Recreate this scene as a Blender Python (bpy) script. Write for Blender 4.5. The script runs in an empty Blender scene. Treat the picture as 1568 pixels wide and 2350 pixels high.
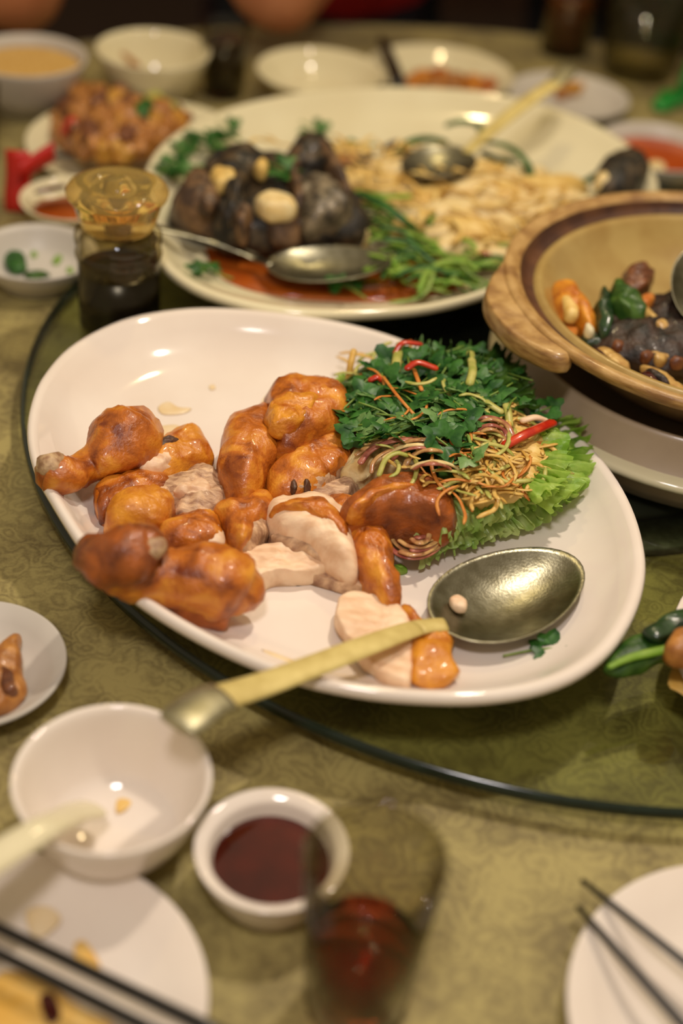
import bpy, math, random
import numpy as np
from mathutils import Vector, Matrix, noise

# ------------------------------------------------------------------ camera, light, exposure
SC = bpy.context.scene
COL = SC.collection
T = 0.75                                   # height of the cloth-covered table top above the floor
CAM_H, PITCH, ROLL = 0.65, math.radians(37.5), math.radians(5.5)
FOC = 50.0 / 36.0 * 2350.0
_fw = Vector((0, math.cos(PITCH), -math.sin(PITCH)))
_r0 = Vector((1, 0, 0))
_u0 = _r0.cross(_fw)
CR = _r0 * math.cos(ROLL) + _u0 * math.sin(ROLL)
CU = _u0 * math.cos(ROLL) - _r0 * math.sin(ROLL)
cam = bpy.data.cameras.new('camera')
cam.sensor_fit = 'VERTICAL'
cam.sensor_height = 36.0
cam.lens = 50.0
cam.clip_start = 0.02
cam.dof.use_dof = True
cam.dof.focus_distance = 0.99
cam.dof.aperture_fstop = 2.1
camo = bpy.data.objects.new('camera', cam)
COL.objects.link(camo)
camo.matrix_world = Matrix(((CR.x, CU.x, -_fw.x, 0), (CR.y, CU.y, -_fw.y, 0), (CR.z, CU.z, -_fw.z, T + CAM_H), (0, 0, 0, 1)))
SC.camera = camo


def srgb(c, k=1.0):
    o = []
    for v in c[:3]:
        v = v / 255.0
        o.append((v / 12.92 if v <= 0.04045 else ((v + 0.055) / 1.055) ** 2.4) * k)
    return (*o, 1.0)


W = bpy.data.worlds.new('room_air')
SC.world = W
W.use_nodes = True
W.node_tree.nodes['Background'].inputs[0].default_value = (1.0, 0.78, 0.50, 1)
W.node_tree.nodes['Background'].inputs[1].default_value = 0.40


def area(name, loc, target, size, power, color, spread=180):
    l = bpy.data.lights.new(name, 'AREA')
    l.shape = 'DISK'
    l.size = size
    l.energy = power
    l.color = color
    l.spread = math.radians(spread)
    o = bpy.data.objects.new(name, l)
    COL.objects.link(o)
    o.location = loc
    d = Vector(target) - Vector(loc)
    o.rotation_euler = d.to_track_quat('-Z', 'Y').to_euler()
    return o


area('ceiling_lamp', (0.34, 1.22, T + 1.45), (0.0, 0.75, T), 0.075, 4.15, (1.0, 0.86, 0.71), 110)
area('ceiling_lamp_rear', (0.10, 2.05, T + 1.55), (0.10, 1.30, T), 0.085, 2.6, (1.0, 0.78, 0.40), 140)
area('ceiling_lamp_front', (-0.10, -0.10, T + 1.60), (0.05, 0.80, T), 0.25, 4.7, (1.0, 0.91, 0.90), 120)
SC.view_settings.view_transform = 'Standard'
SC.view_settings.look = 'None'
SC.view_settings.gamma = 1.0
SC.view_settings.use_curve_mapping = False
SC.view_settings.exposure = 0.0
SC.cycles.use_denoising = True
SC.cycles.max_bounces = 10
SC.cycles.transparent_max_bounces = 24
SC.cycles.sample_clamp_indirect = 3.0


# ------------------------------------------------------------------ helpers
def at(x, y, z=0.0):
    """point of the table frame (z above the cloth) seen at photo position x, y"""
    d = CR * ((x - 784) / FOC) - CU * ((y - 1175) / FOC) + _fw
    t = (z - CAM_H) / d.z
    return Vector((d.x * t, d.y * t, z + T))


def smooth_loop(pts, n):
    """closed Catmull-Rom through pts, n points evenly by arc length"""
    P = [Vector(p) for p in pts]
    m, out = len(P), []
    for i in range(m):
        a, b, c, d = P[i - 1], P[i], P[(i + 1) % m], P[(i + 2) % m]
        for k in range(12):
            t = k / 12
            out.append(0.5 * ((2 * b) + (c - a) * t + (2 * a - 5 * b + 4 * c - d) * t * t + (3 * b - a - 3 * c + d) * t ** 3))
    out.append(out[0])
    L = [0]
    for i in range(1, len(out)):
        L.append(L[-1] + (out[i] - out[i - 1]).length)
    res, j = [], 0
    for k in range(n):
        s = L[-1] * k / n
        while L[j + 1] < s:
            j += 1
        f = (s - L[j]) / max(1e-9, L[j + 1] - L[j])
        res.append(out[j].lerp(out[j + 1], f))
    return res


def smooth_path(pts, n):
    """open Catmull-Rom through pts (any dimension tuples), n samples"""
    P = np.array([tuple(p) for p in pts], float)
    P = np.vstack([2 * P[0] - P[1], P, 2 * P[-1] - P[-2]])
    m = len(P) - 3
    out = []
    for k in range(n):
        u = k / (n - 1) * m
        i = min(int(u), m - 1)
        t = u - i
        a, b, c, d = P[i], P[i + 1], P[i + 2], P[i + 3]
        out.append(0.5 * ((2 * b) + (c - a) * t + (2 * a - 5 * b + 4 * c - d) * t * t + (3 * b - a - 3 * c + d) * t ** 3))
    return out


def jitter(v, amp, f, seed):
    o = Vector((seed * 3.17, seed * 1.31, seed * 7.7))
    return v + noise.noise_vector(v * f + o) * amp + noise.noise_vector(v * f * 2.7 + o) * (amp * 0.45)


def tag(o, label, cat=None, group=None):
    o['label'] = label
    if cat:
        o['category'] = cat
    if group:
        o['group'] = group
    return o


def thing(name, label, cat, loc, group=None):
    o = bpy.data.objects.new(name, None)
    COL.objects.link(o)
    o.location = loc
    o.empty_display_size = 0.01
    return tag(o, label, cat, group)


def build(name, V, F, mat, parent=None, label=None, cat=None, group=None, smooth=True, origin=None, kind=None):
    """one mesh object from absolute coordinates"""
    V = [Vector(v) for v in V]
    root, off = parent, Vector((0, 0, 0))
    while root is not None:
        off += root.location
        root = root.parent
    if parent is None:
        if origin is None:
            n = len(V)
            origin = Vector((sum(v.x for v in V) / n, sum(v.y for v in V) / n, min(v.z for v in V)))
        off = Vector(origin)
    me = bpy.data.meshes.new(name)
    me.from_pydata([tuple(v - off) for v in V], [], F)
    me.materials.append(mat)
    if smooth:
        me.polygons.foreach_set('use_smooth', [True] * len(me.polygons))
    me.update()
    o = bpy.data.objects.new(name, me)
    COL.objects.link(o)
    if parent is not None:
        o.parent = parent
    else:
        o.location = off
    if label:
        o['label'] = label
    if cat:
        o['category'] = cat
    if group:
        o['group'] = group
    if kind:
        o['kind'] = kind
    return o


def copy_tree(src, loc, rot, scale, label=None, group=None):
    r = src.copy()
    COL.objects.link(r)
    r.location, r.rotation_euler, r.scale = loc, rot, (scale,) * 3
    if label:
        r['label'] = label
    if group:
        r['group'] = group
    for ch in src.children:
        c = ch.copy()
        COL.objects.link(c)
        c.parent = r
    return r


def rings(loops, cap0=True, cap1=True):
    """quads between loops of equal length"""
    n = len(loops[0])
    V = [v for l in loops for v in l]
    F = []
    for a in range(len(loops) - 1):
        for i in range(n):
            j = (i + 1) % n
            F.append((a * n + i, a * n + j, (a + 1) * n + j, (a + 1) * n + i))
    if cap0:
        F.append(tuple(reversed(range(n))))
    if cap1:
        b = (len(loops) - 1) * n
        F.append(tuple(b + i for i in range(n)))
    return V, F


def lathe(c, prof, n=72, cap0=True, cap1=True):
    """c = (x, y) ; prof = [(r, z above cloth)]"""
    loops = [[Vector((c[0] + r * math.cos(2 * math.pi * i / n), c[1] + r * math.sin(2 * math.pi * i / n), z + T)) for i in range(n)] for r, z in prof]
    return rings(loops, cap0, cap1)


def loft_outline(pts, prof, cap0=True, cap1=True, c=None):
    """closed outline (absolute points) scaled about its centre: prof = [(scale, z above cloth)]"""
    if c is None:
        c = sum(pts, Vector()) / len(pts)
    loops = [[Vector((c.x + (p.x - c.x) * s, c.y + (p.y - c.y) * s, z + T)) for p in pts] for s, z in prof]
    return rings(loops, cap0, cap1)


PILLOW = [(0.82, 0), (0.95, 0.12), (1.0, 0.36), (0.965, 0.6), (0.86, 0.8), (0.68, 0.92), (0.45, 0.98), (0.2, 1.0)]
SLAB = [(0.93, 0), (1.0, 0.2), (1.0, 0.7), (0.97, 0.92), (0.9, 1.0), (0.6, 1.0), (0.3, 1.0)]


def crease(v, amp, f, seed):
    """lumps, folds and fine wrinkles"""
    o = Vector((seed * 3.17, seed * 1.31, seed * 7.7))
    a = noise.noise_vector(v * f + o) * amp
    q = v * (f * 1.9) + o
    r = 1.0 - abs(noise.noise(q)) * 2.2                 # sharp ridges
    b = Vector((0.35 * noise.noise(q + Vector((9, 0, 0))), 0.35 * noise.noise(q + Vector((0, 9, 0))), 0.9 * (r - 0.45))) * (amp * 0.55)
    c = noise.noise_vector(v * (f * 6.5) + o) * (amp * 0.14)
    return v + a + b + c


def blob(outline, z0, h, amp=0.0016, f=70, seed=0, prof=PILLOW, n=44, frac=0.4, tilt=(0, 0)):
    """rounded chunk whose footprint follows the photo outline at height z0 + frac*h"""
    pts = smooth_loop([at(x, y, z0 + frac * h) for x, y in outline], n)
    c = sum(pts, Vector()) / n
    if n > 30:
        prof = [(max(0.02, a), b) for a, b in smooth_path(prof + [(0.05, 1.0)], 18)]
    V, F = loft_outline(pts, [(s, z0 + h * k) for s, k in prof], c=c)
    R = max((p - c).length for p in pts)
    out = []
    for v in V:
        k = (v.z - T - z0) / h
        v = v + Vector((0, 0, k * h * (tilt[0] * (v.x - c.x) + tilt[1] * (v.y - c.y)) / R))
        if k > 0.03:
            v = crease(v, amp, f, seed) if n > 30 else jitter(v, amp, f, seed)
            v.z = max(v.z, T + z0)
        out.append(v)
    return out, F


def tube(path, radii, n=10, flat=1.0, up=Vector((0, 0, 1)), amp=0, f=80, seed=0):
    """swept round/flat section along absolute points"""
    P = [Vector(p) for p in path]
    loops = []
    for i, p in enumerate(P):
        t = (P[min(i + 1, len(P) - 1)] - P[max(i - 1, 0)]).normalized()
        s = t.cross(up)
        if s.length < 1e-4:
            s = t.cross(Vector((1, 0, 0)))
        s.normalize()
        w = s.cross(t).normalized()
        r = radii[i] if hasattr(radii, '__len__') else radii
        loops.append([p + s * (r * math.cos(2 * math.pi * k / n)) + w * (r * flat * math.sin(2 * math.pi * k / n)) for k in range(n)])
    V, F = rings(loops)
    if amp:
        V = [crease(v, amp, f, seed) for v in V]
    return V, F


def pxtube(pts, n=24, ns=12, flat=1.0, amp=0.0, f=80, seed=0, k=None):
    """pts = [(x, y, z above cloth, radius in metres)], rounded ends"""
    s = smooth_path([(*at(x, y, z), r) for x, y, z, r in pts], n)
    P = [Vector(a[:3]) for a in s]
    r = [max(0.0003, a[3]) for a in s]
    t0, t1 = (P[0] - P[1]).normalized(), (P[-1] - P[-2]).normalized()
    P2 = [P[0] + t0 * r[0] * 0.75, P[0] + t0 * r[0] * 0.5] + P + [P[-1] + t1 * r[-1] * 0.5, P[-1] + t1 * r[-1] * 0.75]
    r2 = [r[0] * 0.25, r[0] * 0.75] + r + [r[-1] * 0.75, r[-1] * 0.25]
    return tube(P2, r2, ns, flat, amp=amp, f=f, seed=seed)


def box(c, s, rz=0.0):
    V = []
    for z in (-1, 1):
        for x, y in ((-1, -1), (1, -1), (1, 1), (-1, 1)):
            X, Y = x * s[0] / 2, y * s[1] / 2
            V.append(Vector((c[0] + X * math.cos(rz) - Y * math.sin(rz), c[1] + X * math.sin(rz) + Y * math.cos(rz), c[2] + z * s[2] / 2)))
    return V, [(3, 2, 1, 0), (4, 5, 6, 7), (0, 1, 5, 4), (1, 2, 6, 5), (2, 3, 7, 6), (3, 0, 4, 7)]


# ------------------------------------------------------------------ materials
def mat(name, c1, c2=None, scale=60, rough=0.45, metal=0.0, bump=0.0, bscale=None, coat=0.0, sss=0.0, stops=(0.35, 0.65), detail=4, c3=None, spec=0.5, distort=0.0, stretch=None, translucent=0.0):
    m = bpy.data.materials.new(name)
    m.use_nodes = True
    nt = m.node_tree
    p = nt.nodes['Principled BSDF']
    p.inputs['Roughness'].default_value = rough
    p.inputs['Metallic'].default_value = metal
    p.inputs['Coat Weight'].default_value = coat
    p.inputs['Coat Roughness'].default_value = 0.08
    p.inputs['Specular IOR Level'].default_value = spec
    if sss:
        p.inputs['Subsurface Weight'].default_value = sss
        p.inputs['Subsurface Radius'].default_value = (0.004, 0.002, 0.001)
        p.inputs['Subsurface Scale'].default_value = 1.0
    tc = nt.nodes.new('ShaderNodeTexCoord')
    src = tc.outputs['Object']
    if stretch:
        mp = nt.nodes.new('ShaderNodeMapping')
        mp.inputs['Scale'].default_value = stretch[:3]
        mp.inputs['Rotation'].default_value = (0, 0, stretch[3] if len(stretch) > 3 else 0)
        nt.links.new(src, mp.inputs[0])
        src = mp.outputs[0]
    n = nt.nodes.new('ShaderNodeTexNoise')
    n.inputs['Scale'].default_value = scale
    n.inputs['Detail'].default_value = detail
    n.inputs['Distortion'].default_value = distort
    nt.links.new(src, n.inputs['Vector'])
    r = nt.nodes.new('ShaderNodeValToRGB')
    e = r.color_ramp.elements
    e[0].position, e[1].position = stops
    e[0].color, e[1].color = srgb(c1), srgb(c2 or c1)
    if c3:
        x = e.new((stops[0] + stops[1]) / 2)
        x.color = srgb(c3)
    nt.links.new(n.outputs['Fac'], r.inputs['Fac'])
    nt.links.new(r.outputs['Color'], p.inputs['Base Color'])
    if bump:
        b = nt.nodes.new('ShaderNodeTexNoise')
        b.inputs['Scale'].default_value = bscale or scale * 3
        b.inputs['Detail'].default_value = 5
        nt.links.new(src, b.inputs['Vector'])
        bn = nt.nodes.new('ShaderNodeBump')
        bn.inputs['Strength'].default_value = bump
        bn.inputs['Distance'].default_value = 0.002
        nt.links.new(b.outputs['Fac'], bn.inputs['Height'])
        nt.links.new(bn.outputs['Normal'], p.inputs['Normal'])
    if translucent:
        tr = nt.nodes.new('ShaderNodeBsdfTranslucent')
        nt.links.new(r.outputs['Color'], tr.inputs['Color'])
        mx = nt.nodes.new('ShaderNodeMixShader')
        mx.inputs['Fac'].default_value = translucent
        nt.links.new(p.outputs[0], mx.inputs[1])
        nt.links.new(tr.outputs[0], mx.inputs[2])
        nt.links.new(mx.outputs[0], nt.nodes['Material Output'].inputs['Surface'])
    return m


def pane_glass(name, tint, edge, gloss=0.03):
    """thin clear glass: transparent body, fresnel reflections, darker where seen edge-on"""
    m = bpy.data.materials.new(name)
    m.use_nodes = True
    nt = m.node_tree
    nt.nodes.remove(nt.nodes['Principled BSDF'])
    out = nt.nodes['Material Output']
    lw = nt.nodes.new('ShaderNodeLayerWeight')
    lw.inputs['Blend'].default_value = 0.5
    rp = nt.nodes.new('ShaderNodeValToRGB')
    rp.color_ramp.elements[0].color = srgb(tint)
    rp.color_ramp.elements[0].position = 0.45
    rp.color_ramp.elements[1].color = srgb(edge)
    rp.color_ramp.elements[1].position = 1.0
    nt.links.new(lw.outputs['Facing'], rp.inputs['Fac'])
    t = nt.nodes.new('ShaderNodeBsdfTransparent')
    nt.links.new(rp.outputs['Color'], t.inputs['Color'])
    g = nt.nodes.new('ShaderNodeBsdfGlossy')
    g.inputs['Roughness'].default_value = gloss
    pw = nt.nodes.new('ShaderNodeMath')
    pw.operation = 'POWER'
    pw.inputs[1].default_value = 5.0
    nt.links.new(lw.outputs['Facing'], pw.inputs[0])
    ma = nt.nodes.new('ShaderNodeMath')
    ma.operation = 'MULTIPLY_ADD'
    ma.inputs[1].default_value = 0.7
    ma.inputs[2].default_value = 0.035
    nt.links.new(pw.outputs[0], ma.inputs[0])
    mx = nt.nodes.new('ShaderNodeMixShader')
    nt.links.new(ma.outputs[0], mx.inputs['Fac'])
    nt.links.new(t.outputs[0], mx.inputs[1])
    nt.links.new(g.outputs[0], mx.inputs[2])
    nt.links.new(mx.outputs[0], out.inputs['Surface'])
    return m


def solid_glass(name, color, rough=0.02, ior=1.45, clear=1.0):
    m = bpy.data.materials.new(name)
    m.use_nodes = True
    p = m.node_tree.nodes['Principled BSDF']
    p.inputs['Base Color'].default_value = srgb(color)
    p.inputs['Transmission Weight'].default_value = clear
    p.inputs['Roughness'].default_value = rough
    p.inputs['IOR'].default_value = ior
    return m


def cloth_material():
    m = bpy.data.materials.new('brocade_cloth')
    m.use_nodes = True
    nt = m.node_tree
    p = nt.nodes['Principled BSDF']
    p.inputs['Roughness'].default_value = 0.62
    p.inputs['Sheen Weight'].default_value = 0.15
    tc = nt.nodes.new('ShaderNodeTexCoord')

    def N(kind, **k):
        x = nt.nodes.new(kind)
        for a, b in k.items():
            x.inputs[a].default_value = b
        return x
    warp = N('ShaderNodeTexNoise', Scale=34.0, Detail=3.0)
    nt.links.new(tc.outputs['Object'], warp.inputs['Vector'])
    ms = nt.nodes.new('ShaderNodeVectorMath')
    ms.operation = 'MULTIPLY_ADD'
    ms.inputs[1].default_value = (0.045, 0.045, 0.0)
    nt.links.new(warp.outputs['Color'], ms.inputs[0])
    nt.links.new(tc.outputs['Object'], ms.inputs[2])
    vo = N('ShaderNodeTexVoronoi', Scale=48.0)
    nt.links.new(ms.outputs[0], vo.inputs['Vector'])
    wv = nt.nodes.new('ShaderNodeMath')           # curls: rings around the woven flowers
    wv.operation = 'MULTIPLY'
    wv.inputs[1].default_value = 22.0
    nt.links.new(vo.outputs['Distance'], wv.inputs[0])
    sn = nt.nodes.new('ShaderNodeMath')
    sn.operation = 'SINE'
    nt.links.new(wv.outputs[0], sn.inputs[0])
    big = N('ShaderNodeTexNoise', Scale=17.0, Detail=3.0)
    nt.links.new(tc.outputs['Object'], big.inputs['Vector'])
    mul = nt.nodes.new('ShaderNodeMath')
    mul.operation = 'MULTIPLY_ADD'
    mul.inputs[1].default_value = 0.075
    nt.links.new(sn.outputs[0], mul.inputs[0])
    nt.links.new(big.outputs['Fac'], mul.inputs[2])
    fine = N('ShaderNodeTexNoise', Scale=420.0, Detail=3.0)
    nt.links.new(tc.outputs['Object'], fine.inputs['Vector'])
    mul2 = nt.nodes.new('ShaderNodeMath')
    mul2.operation = 'MULTIPLY_ADD'
    mul2.inputs[1].default_value = 0.28
    nt.links.new(fine.outputs['Fac'], mul2.inputs[0])
    nt.links.new(mul.outputs[0], mul2.inputs[2])
    rp = nt.nodes.new('ShaderNodeValToRGB')
    e = rp.color_ramp.elements
    e[0].position, e[0].color = 0.46, srgb((112, 98, 54))
    e[1].position, e[1].color = 0.80, srgb((164, 150, 90))
    nt.links.new(mul2.outputs[0], rp.inputs['Fac'])
    nt.links.new(rp.outputs['Color'], p.inputs['Base Color'])
    bn = N('ShaderNodeBump', Strength=0.35, Distance=0.0015)
    nt.links.new(mul2.outputs[0], bn.inputs['Height'])
    nt.links.new(bn.outputs['Normal'], p.inputs['Normal'])
    return m


WHITE = mat('glazed_white_china', (238, 228, 216), (232, 220, 207), 14, rough=0.08, coat=0.2)
WHITE2 = mat('glazed_cream_china', (232, 224, 188), (226, 216, 178), 14, rough=0.10, coat=0.2)
GREYW = mat('greyish_melamine', (206, 200, 190), (196, 190, 180), 20, rough=0.4)
CLOTH = cloth_material()
FLOORM = mat('carpet_brown', (62, 42, 28), (46, 30, 20), 60, rough=0.9, bump=0.3)
WALLM = mat('panelled_wall_paint', (84, 58, 36), (70, 46, 28), 6, rough=0.8)
WOODD = mat('dark_table_wood', (70, 42, 24), (50, 30, 18), 12, rough=0.5, stretch=(1, 8, 1))
BLACKP = mat('black_rubber', (14, 14, 14), (9, 9, 9), 40, rough=0.6)
CHOP = mat('black_lacquer', (22, 17, 14), (15, 12, 10), 50, rough=0.3)
STEEL = mat('worn_steel', (146, 143, 124), (122, 118, 98), 120, rough=0.32, metal=1.0, bump=0.1, bscale=500)
STEELB = mat('brushed_aluminium', (120, 126, 116), (86, 92, 84), 90, rough=0.45, metal=1.0, bump=0.35, bscale=160)
GOLD = mat('gold_coloured_handle', (214, 196, 124), (196, 176, 104), 80, rough=0.5, metal=0.1)
SKIN = mat('roast_chicken_skin', (118, 50, 14), (226, 156, 52), 52, rough=0.34, coat=0.2, bump=0.5, bscale=360, c3=(190, 106, 28), stops=(0.30, 0.70), sss=0.05, detail=6, distort=0.6)
SKIND = mat('dark_roast_skin', (88, 36, 14), (182, 98, 34), 56, rough=0.34, coat=0.2, bump=0.5, bscale=360, stops=(0.30, 0.7), detail=6, distort=0.6)
SKINY = mat('golden_roast_skin', (172, 86, 16), (228, 156, 44), 62, rough=0.36, coat=0.18, bump=0.5, bscale=360, stops=(0.32, 0.66), detail=6, distort=0.5)
MEAT = mat('pale_cooked_meat', (220, 180, 142), (244, 216, 182), 60, rough=0.5, bump=0.2, bscale=200, sss=0.1, stretch=(1, 2.6, 1, 0.6), detail=6)
MEATG = mat('greyish_cut_meat', (150, 110, 84), (226, 190, 150), 90, rough=0.5, bump=0.5, bscale=260, detail=6, stretch=(1, 2.5, 1, 0.4))
BONE = mat('bone_end', (150, 112, 80), (206, 176, 134), 160, rough=0.5, bump=0.4)
DARKH = mat('dark_marrow', (60, 34, 26), (90, 58, 40), 160, rough=0.5)
LETT = mat('bright_lettuce', (134, 186, 52), (190, 220, 104), 60, rough=0.4, coat=0.1, bump=0.25, bscale=300, translucent=0.5)
LETTP = mat('pale_lettuce', (156, 196, 86), (206, 224, 142), 60, rough=0.4, coat=0.1, bump=0.25, bscale=300, translucent=0.5)
LETTD = mat('dark_lettuce', (36, 78, 26), (88, 128, 42), 60, rough=0.4, coat=0.1, bump=0.3, bscale=300, translucent=0.3)
CILA = mat('coriander_green', (28, 80, 30), (70, 128, 50), 120, rough=0.42, translucent=0.3)
CILB = mat('coriander_light_green', (84, 134, 62), (132, 170, 102), 120, rough=0.42, translucent=0.3)
STEM = mat('green_stem', (96, 128, 44), (130, 156, 64), 100, rough=0.45)
ONION = mat('red_onion_slice', (160, 104, 66), (206, 166, 104), 150, rough=0.3, coat=0.3, sss=0.1)
ONIONP = mat('purple_onion_edge', (140, 66, 58), (186, 118, 92), 150, rough=0.3, coat=0.3)
CARR = mat('carrot_orange', (206, 116, 40), (222, 152, 66), 120, rough=0.45, translucent=0.2)
CUKE = mat('cucumber_shred', (176, 182, 84), (216, 208, 120), 120, rough=0.4, translucent=0.25)
MANGO = mat('yellow_shred', (222, 176, 76), (240, 206, 120), 120, rough=0.4, translucent=0.25)
CHILI = mat('red_chili', (176, 32, 16), (206, 62, 24), 120, rough=0.28, coat=0.4)
SAUCE = mat('dark_red_sauce', (56, 12, 8), (80, 18, 9), 30, rough=0.08, coat=0.6)
CAPM = mat('pale_brushed_cap', (176, 170, 140), (150, 144, 112), 90, rough=0.42, metal=0.8, bump=0.1, bscale=300)
BROTH = mat('orange_brown_broth', (150, 66, 18), (178, 92, 30), 30, rough=0.08, coat=0.6)
SOUP = mat('orange_soup', (186, 84, 28), (170, 70, 22), 30, rough=0.2)
SOY = mat('soy_sauce', (16, 12, 10), (22, 16, 12), 30, rough=0.25)
TEA = solid_glass('red_tea', (216, 92, 50), 0.0, 1.33)
FISHD = mat('dark_fish_skin', (22, 18, 12), (92, 74, 48), 60, rough=0.5, coat=0.1, bump=0.8, bscale=160, stops=(0.46, 0.72), detail=7, distort=0.8)
FISHB = mat('brown_fish_flesh', (62, 42, 26), (132, 100, 66), 70, rough=0.5, coat=0.08, bump=0.6, bscale=180, stops=(0.4, 0.68), detail=6, distort=0.8)
FISHG = mat('grey_fish_skin', (54, 46, 34), (138, 124, 98), 90, rough=0.45, coat=0.15, bump=0.5, bscale=200, stops=(0.4, 0.66), detail=6, distort=0.6)
FLESH = mat('pale_fish_flesh', (222, 192, 124), (240, 222, 170), 60, rough=0.45, bump=0.3, bscale=200, sss=0.08, stretch=(1, 4, 1))
FLESHY = mat('ginger_yellow_flesh', (212, 172, 86), (234, 204, 126), 70, rough=0.45, bump=0.3, bscale=200, stretch=(1, 4, 1))
CLAY = mat('glazed_brown_clay', (190, 154, 96), (136, 98, 54), 46, rough=0.42, coat=0.15, bump=0.3, bscale=120, stretch=(1, 1, 4), c3=(168, 130, 74), detail=7, distort=0.2)
CLAYI = mat('clay_pot_glaze', (178, 152, 90), (160, 130, 70), 30, rough=0.32, coat=0.25, bump=0.12, bscale=90)
CLAYD = mat('shaded_ledge_clay', (62, 32, 18), (96, 58, 30), 40, rough=0.45, bump=0.3, bscale=120)  # shade on the lid ledge, put into the clay colour as dark maroon
CLAYB = mat('brown_clay_wall', (150, 120, 82), (92, 70, 46), 26, rough=0.6, bump=0.3, bscale=120)  # mottled brown clay, a darker tone than the rim
STAND = mat('beige_stoneware', (172, 152, 126), (160, 140, 114), 20, rough=0.35, coat=0.2)
CHUNK1 = mat('stir_fry_orange', (146, 88, 34), (192, 132, 62), 90, rough=0.4, coat=0.15, bump=0.4)
CHUNK2 = mat('stir_fry_brown', (84, 42, 22), (134, 80, 42), 90, rough=0.4, coat=0.15, bump=0.4)
CHUNK3 = mat('stir_fry_yellow', (184, 124, 36), (206, 156, 62), 90, rough=0.4, coat=0.15, bump=0.4)
NOOD = mat('pale_cabbage', (206, 170, 98), (170, 126, 62), 120, rough=0.35, coat=0.3)
RICE = mat('yellow_rice', (196, 150, 66), (222, 186, 112), 200, rough=0.5, bump=0.6, bscale=300)
DGREEN = mat('wilted_dark_green', (14, 36, 18), (36, 70, 30), 70, rough=0.3, coat=0.4, bump=0.3)
DBROWN = mat('braised_dark_brown', (14, 9, 6), (58, 34, 18), 80, rough=0.5, coat=0.06, bump=0.7)
STAIN = mat('orange_sauce_stain', (222, 170, 70), (228, 190, 110), 60, rough=0.35)
STAINP = mat('pale_gravy_stain', (234, 214, 176), (226, 200, 152), 60, rough=0.3)
REDP = mat('glossy_red_paper', (196, 28, 16), (176, 22, 14), 30, rough=0.4)
GREENP = mat('bright_green_plastic', (30, 150, 54), (24, 124, 44), 60, rough=0.35)
TGLASS = pane_glass('green_tinted_glass', (238, 242, 228), (150, 176, 148))
GEDGE = mat('dark_green_glass_edge', (24, 40, 30), (18, 32, 22), 60, rough=0.15)
CGLASS = pane_glass('clear_tumbler_glass', (240, 238, 226), (136, 128, 96))
LGLASS = pane_glass('clear_bottle_glass', (246, 242, 226), (150, 136, 96), 0.04)
YGLASS = solid_glass('amber_clear_plastic', (252, 222, 140), 0.04, 1.22, 0.86)
COLA = mat('cola_drink', (34, 14, 8), (52, 24, 12), 30, rough=0.15, coat=0.5)
BTEA = mat('brown_tea', (96, 40, 16), (112, 52, 22), 30, rough=0.12, coat=0.4)
BODY = mat('person_skin', (186, 122, 82), (172, 108, 70), 30, rough=0.5, sss=0.1)
HAIR = mat('black_hair', (16, 12, 10), (26, 20, 16), 90, rough=0.4)
REDC = mat('red_cotton', (196, 30, 26), (170, 22, 20), 60, rough=0.85)
NAVY = mat('dark_navy_cotton', (10, 12, 18), (16, 18, 26), 60, rough=0.85)
MAROON = mat('dark_maroon_cotton', (52, 18, 16), (40, 14, 12), 60, rough=0.85)
# ------------------------------------------------------------------ room, table, cloth, turntable
TC = Vector((0.186, 1.02, 0))


def structure(name, V, F, m):
    return build(name, V, F, m, kind='structure', smooth=False)


structure('floor', *box((0.2, 1.2, -0.05), (6.4, 6.4, 0.1)), FLOORM)
structure('wall_back', *box((0.2, 4.45, 1.4), (6.4, 0.1, 2.8)), WALLM)
structure('baseboard_back', *box((0.2, 4.385, 0.07), (6.4, 0.03, 0.14)), WOODD)

t = thing('dining_table', 'large round wooden banquet table hidden beneath the brocade tablecloth', 'table', (TC.x, TC.y, 0))
build('tabletop', *lathe(TC, [(0.925, -0.035), (0.942, -0.03), (0.944, -0.008), (0.935, -0.003)], 64), WOODD, t)
build('pedestal', *lathe(TC, [(0.10, -0.70), (0.075, -0.6), (0.07, -0.3), (0.09, -0.1), (0.16, -0.035)], 32), WOODD, t)
build('foot_plate', *lathe(TC, [(0.36, -0.75), (0.36, -0.73), (0.30, -0.71), (0.10, -0.70)], 48), WOODD, t)

n = 144
loops = []
for r, z, w in [(0.05, 0, 0), (0.4, 0, 0), (0.8, 0, 0), (0.93, 0, 0), (0.944, -0.002, 0), (0.951, -0.010, 0), (0.955, -0.03, 0.15), (0.960, -0.07, 0.5), (0.965, -0.10, 0.8), (0.97, -0.125, 1.0)]:
    loops.append([Vector((TC.x + (r + w * 0.016 * math.sin(22 * a) + w * 0.008 * math.sin(9 * a + 1)) * math.cos(a), TC.y + (r + w * 0.016 * math.sin(22 * a) + w * 0.008 * math.sin(9 * a + 1)) * math.sin(a), T + z)) for a in [2 * math.pi * i / n for i in range(n)]])
V, F = rings(list(reversed(loops)), cap0=False)
build('tablecloth', V, F, CLOTH, label='tan brocade tablecloth with a woven flower and curl pattern over the round table', cat='tablecloth', origin=Vector((TC.x, TC.y, T)))

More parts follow.
